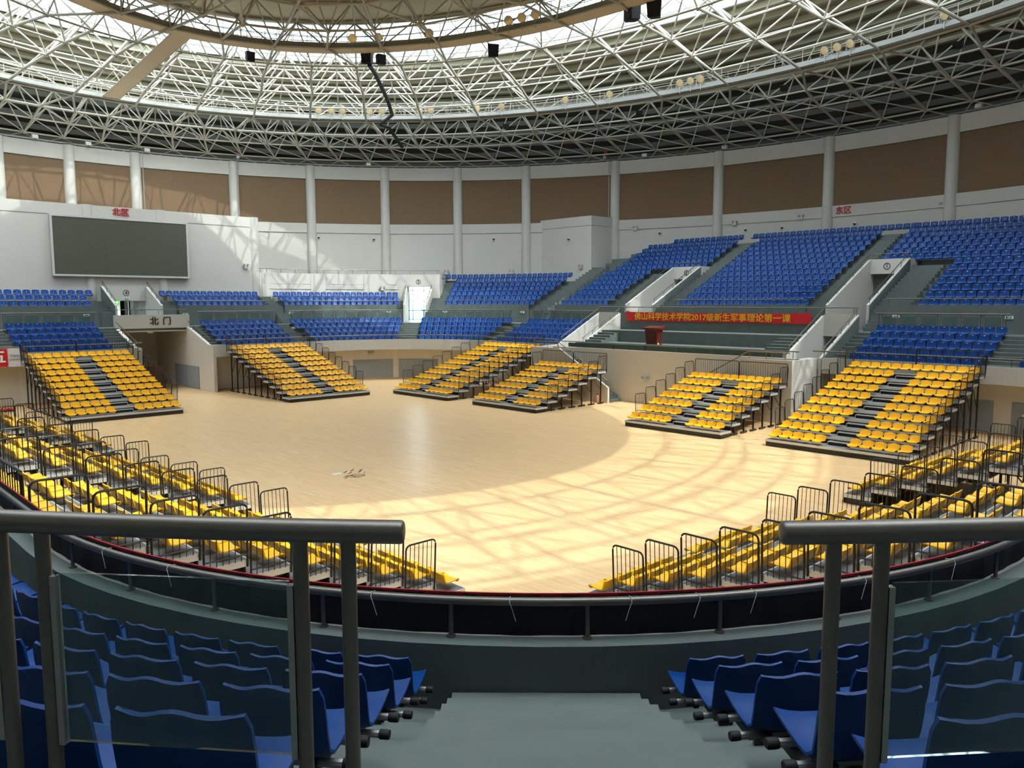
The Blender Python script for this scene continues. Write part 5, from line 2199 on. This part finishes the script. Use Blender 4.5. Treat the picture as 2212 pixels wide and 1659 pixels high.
# conduits down the wall and boxes on the wall head
for (t, lab, kink) in [(83.2, 'vertical grey conduit on the column right of the red 北区 letters', False), (72.3, 'vertical grey conduit on the column right of the big screen', False), (25.6, 'grey conduit running down the wall to the stair box', True)]:
    x, y = ell(t, -0.42)
    mb = MB()
    if kink:
        x2, y2 = ell(t + 0.9, -0.42)
        mb.tube([(x, y, 18.1), (x, y, 12.6), (x2, y2, 12.6), (x2, y2, 10.4)], 0.04, 6)
        mb.box(x2 - 0.14, x2 + 0.1, y2 - 0.14, y2 + 0.14, 10.1, 10.5)
    else:
        mb.tube([(x, y, 18.2), (x, y, 12.6)], 0.035, 6)
    tag(mb.build('wall_conduit', M_GALV), lab, 'conduit', 'conduits on the outer wall')
for (t, lab) in [(72.2, 'red and silver water cannon on the wall head at left'), (26.2, 'red and silver water cannon on the wall head right of centre')]:
    x, y = ell(t, -0.3)
    root = tag(empty('water_cannon', (x, y, 18.1), math.atan2(-(x), y)), lab, 'water cannon', 'fire water cannons')
    mb = MB()
    mb.tube([(0, 0, 1.2), (0, 0, 0.45)], 0.06, 8)
    mb.tube([(0, 0, 0.75), (0.22, 0, 0.7), (0.22, 0, 0.45)], 0.05, 8)
    mb.build('red_pipe', mat('fire_red', (150, 40, 34), 0.4), root, True)
    mb = MB()
    mb.lathe([(0.05, -0.25), (0.12, -0.2), (0.16, -0.05), (0.14, 0.1), (0.05, 0.2)], 12, (0, 0, 0.25), 'y')
    mb.build('nozzle', M_ALU, root, True)
for i, (t, lab) in enumerate([(94.3, 'white box lamp on the wall head at far left'), (88.9, 'white box on the wall head left of the 北区 letters'), (82.6, 'white box lamp on the wall head above the long conduit'), (56.1, 'white box on the wall head near the middle'), (21.4, 'pale box camera on the wall head right of the water cannon'), (12.1, 'small white box on the wall head at right of centre'), (-12.9, 'small pale lamp on the wall head at far right')]):
    x, y = ell(t, -0.2)
    root = tag(empty('wall_head_box', (x, y, 18.15), math.atan2(-x, y)), lab, 'junction box', 'boxes on the wall head')
    mb = MB()
    mb.hull8([(-0.2, -0.2, 0.0), (0.2, -0.2, 0.0), (0.2, 0.12, 0.0), (-0.2, 0.12, 0.0)], [(-0.2, -0.12, 0.26), (0.2, -0.12, 0.26), (0.2, 0.12, 0.3), (-0.2, 0.12, 0.3)])
    mb.build('case', M_PLATE, root)
    mb = MB()
    mb.box(-0.05, 0.05, -0.02, 0.06, -0.1, 0.02)
    mb.build('foot', M_GALV, root)

# banner of a sponsor hung on the left parapet
root = tag(empty('sponsor_banner', (-10.4, Y1 - 0.16, 2.85)), 'white and red cloth banner hanging on the parapet at the left edge', 'banner')
mb = MB()
for i in range(25):
    x = -2.2 + 3.2 * i / 24
    y = 0.015 * math.sin(i * 1.3)
    mb.v += [(x, y, -0.52), (x, y, 0.5)]
for i in range(24):
    mb.f.append([2 * i, 2 * i + 2, 2 * i + 3, 2 * i + 1])
    mb.m.append(0)
mb.build('white_cloth', mat('white_banner_cloth', (214, 212, 208), 0.7), root, True)
mb = MB()
mb.box(-1.9, 0.4, -0.03, -0.02, -0.5, 0.48)
mb.build('red_field', mat('bright_red_print', (200, 22, 28), 0.6), root)
o = obj('lettering', text_mesh('五', 0.75, 0.003, M_PLATE, bold=0.03), root)
o.matrix_local = frame_matrix((-0.05, -0.035, 0.0), (0, -1, 0))
o = obj('lettering', text_mesh('China\nunicom', 0.19, 0.003, mat('grey_print', (84, 84, 88), 0.6)), root)
o.matrix_local = frame_matrix((0.74, -0.03, -0.02), (0, -1, 0))

# litter on the floor
mb = MB()
mb.add([(-0.17, -0.11, 0.004), (0.16, -0.14, 0.004), (0.18, 0.1, 0.012), (-0.14, 0.13, 0.006), (-0.17, -0.11, 0.006), (0.16, -0.14, 0.006), (0.18, 0.1, 0.014), (-0.14, 0.13, 0.008)], [(0, 3, 2, 1), (4, 5, 6, 7), (0, 1, 5, 4), (1, 2, 6, 5), (2, 3, 7, 6), (3, 0, 4, 7)])
tag(mb.build('paper_sheet', M_PLATE, None, False, (-5.9, -3.05, 0)), 'white paper sheet lying on the wooden floor', 'paper')
mb = MB()
pts = []
for k in range(60):
    a = k * 0.45
    pts.append((0.3 * math.cos(a * 0.7) * (0.3 + 0.012 * k) + 0.012 * k - 0.3, 0.25 * math.sin(a) * (0.4 + 0.012 * k), 0.01))
mb.tube(pts, 0.006, 5)
tag(mb.build('loose_cable', M_BLK2, None, True, (-5.75, -3.75, 0)), 'thin tangled black cable on the floor beside the paper', 'cable')
mb = MB()
for k in range(5):
    a = k * 1.3
    mb.tube([(0.3 * math.cos(a), 0.2 * math.sin(a), 0.01), (0.3 * math.cos(a) + 0.18, 0.2 * math.sin(a) + 0.1, 0.03)], 0.012, 5)
tag(mb.build('tool_litter', M_BLACK, None, False, (-5.4, -3.2, 0)), 'scattered small dark tools on the floor right of the paper', 'tools')
mb = MB()
for i in range(7):
    for j in range(5):
        mb.v.append((-0.5 + i * 0.17, -0.25 + j * 0.12, 0.03 + 0.16 * abs(math.sin(i * 1.1 + j * 0.8))))
for i in range(6):
    for j in range(4):
        a = i * 5 + j
        mb.f.append([a, a + 1, a + 6, a + 5])
        mb.m.append(0)
tag(mb.build('crumpled_cloth', MATS['bright_red_print'], None, True, (-10.6, 22.8, 0)), 'crumpled red cloth lying on the floor by the left wall', 'cloth')

# ------------------------------------------------------------------ outside, seen through the glazed doorways
mb = MB()
mb.box(-150, 150, 43.5, 200, -0.4, 0.0)
mb.box(43, 150, -100, 43.5, -0.4, 0.0)
struct(mb.build('ground', M_GROUND))
root = tag(empty('building', (58, 66, 0)), 'pale building with teal lower storey seen through the corner doorway', 'building')
mb = MB()
mb.box(-8, 14, -6, 6, 0, 5.2)
mb.build('lower_storey', M_TEAL, root)
mb = MB()
mb.box(-8, 14, -6, 6, 5.2, 5.6)
mb.build('cornice', M_WHITE, root)
for k in range(5):
    mb = MB()
    mb.box(-6.5 + 4 * k, -4.5 + 4 * k, -6.05, -6.0, 1.2, 3.6)
    mb.build('window', M_WHTFR, root)


def tree(x, y, h, r, label):
    root = tag(empty('tree', (x, y, 0)), label, 'tree', 'trees outside')
    mb = MB()
    mb.tube([(0, 0, 0), (0.05, 0, h * 0.5), (0.0, 0.05, h * 0.75)], [0.2, 0.14, 0.08], 8)
    mb.build('trunk', mat('bark', (92, 76, 60), 0.9), root, True)
    mb = MB()
    rnd = random.Random(int(x * 10))
    for k in range(420):
        a, b = rnd.uniform(0, 2 * PI), math.acos(rnd.uniform(-1, 1))
        q = r * rnd.uniform(0.5, 1) ** 0.5
        c = Vector((q * math.sin(b) * math.cos(a), q * math.sin(b) * math.sin(a), h * 0.72 + q * 0.8 * math.cos(b)))
        s = rnd.uniform(0.2, 0.4)
        u = Vector((rnd.uniform(-1, 1), rnd.uniform(-1, 1), rnd.uniform(-1, 1))).normalized()
        v = u.cross(Vector((0.3, 0.5, 0.8))).normalized()
        mb.add([c - u * s, c - v * s * 0.5, c + u * s, c + v * s * 0.5], [(0, 1, 2, 3)])
    o = mb.build('foliage', M_LEAF, root)
    o['kind'] = 'stuff'


tree(2.6, 52.0, 6.5, 3.2, 'leafy green tree outside the doorway numbered 4')
tree(9.5, 57.0, 6.0, 3.0, 'second green tree outside the doorway numbered 4, further right')
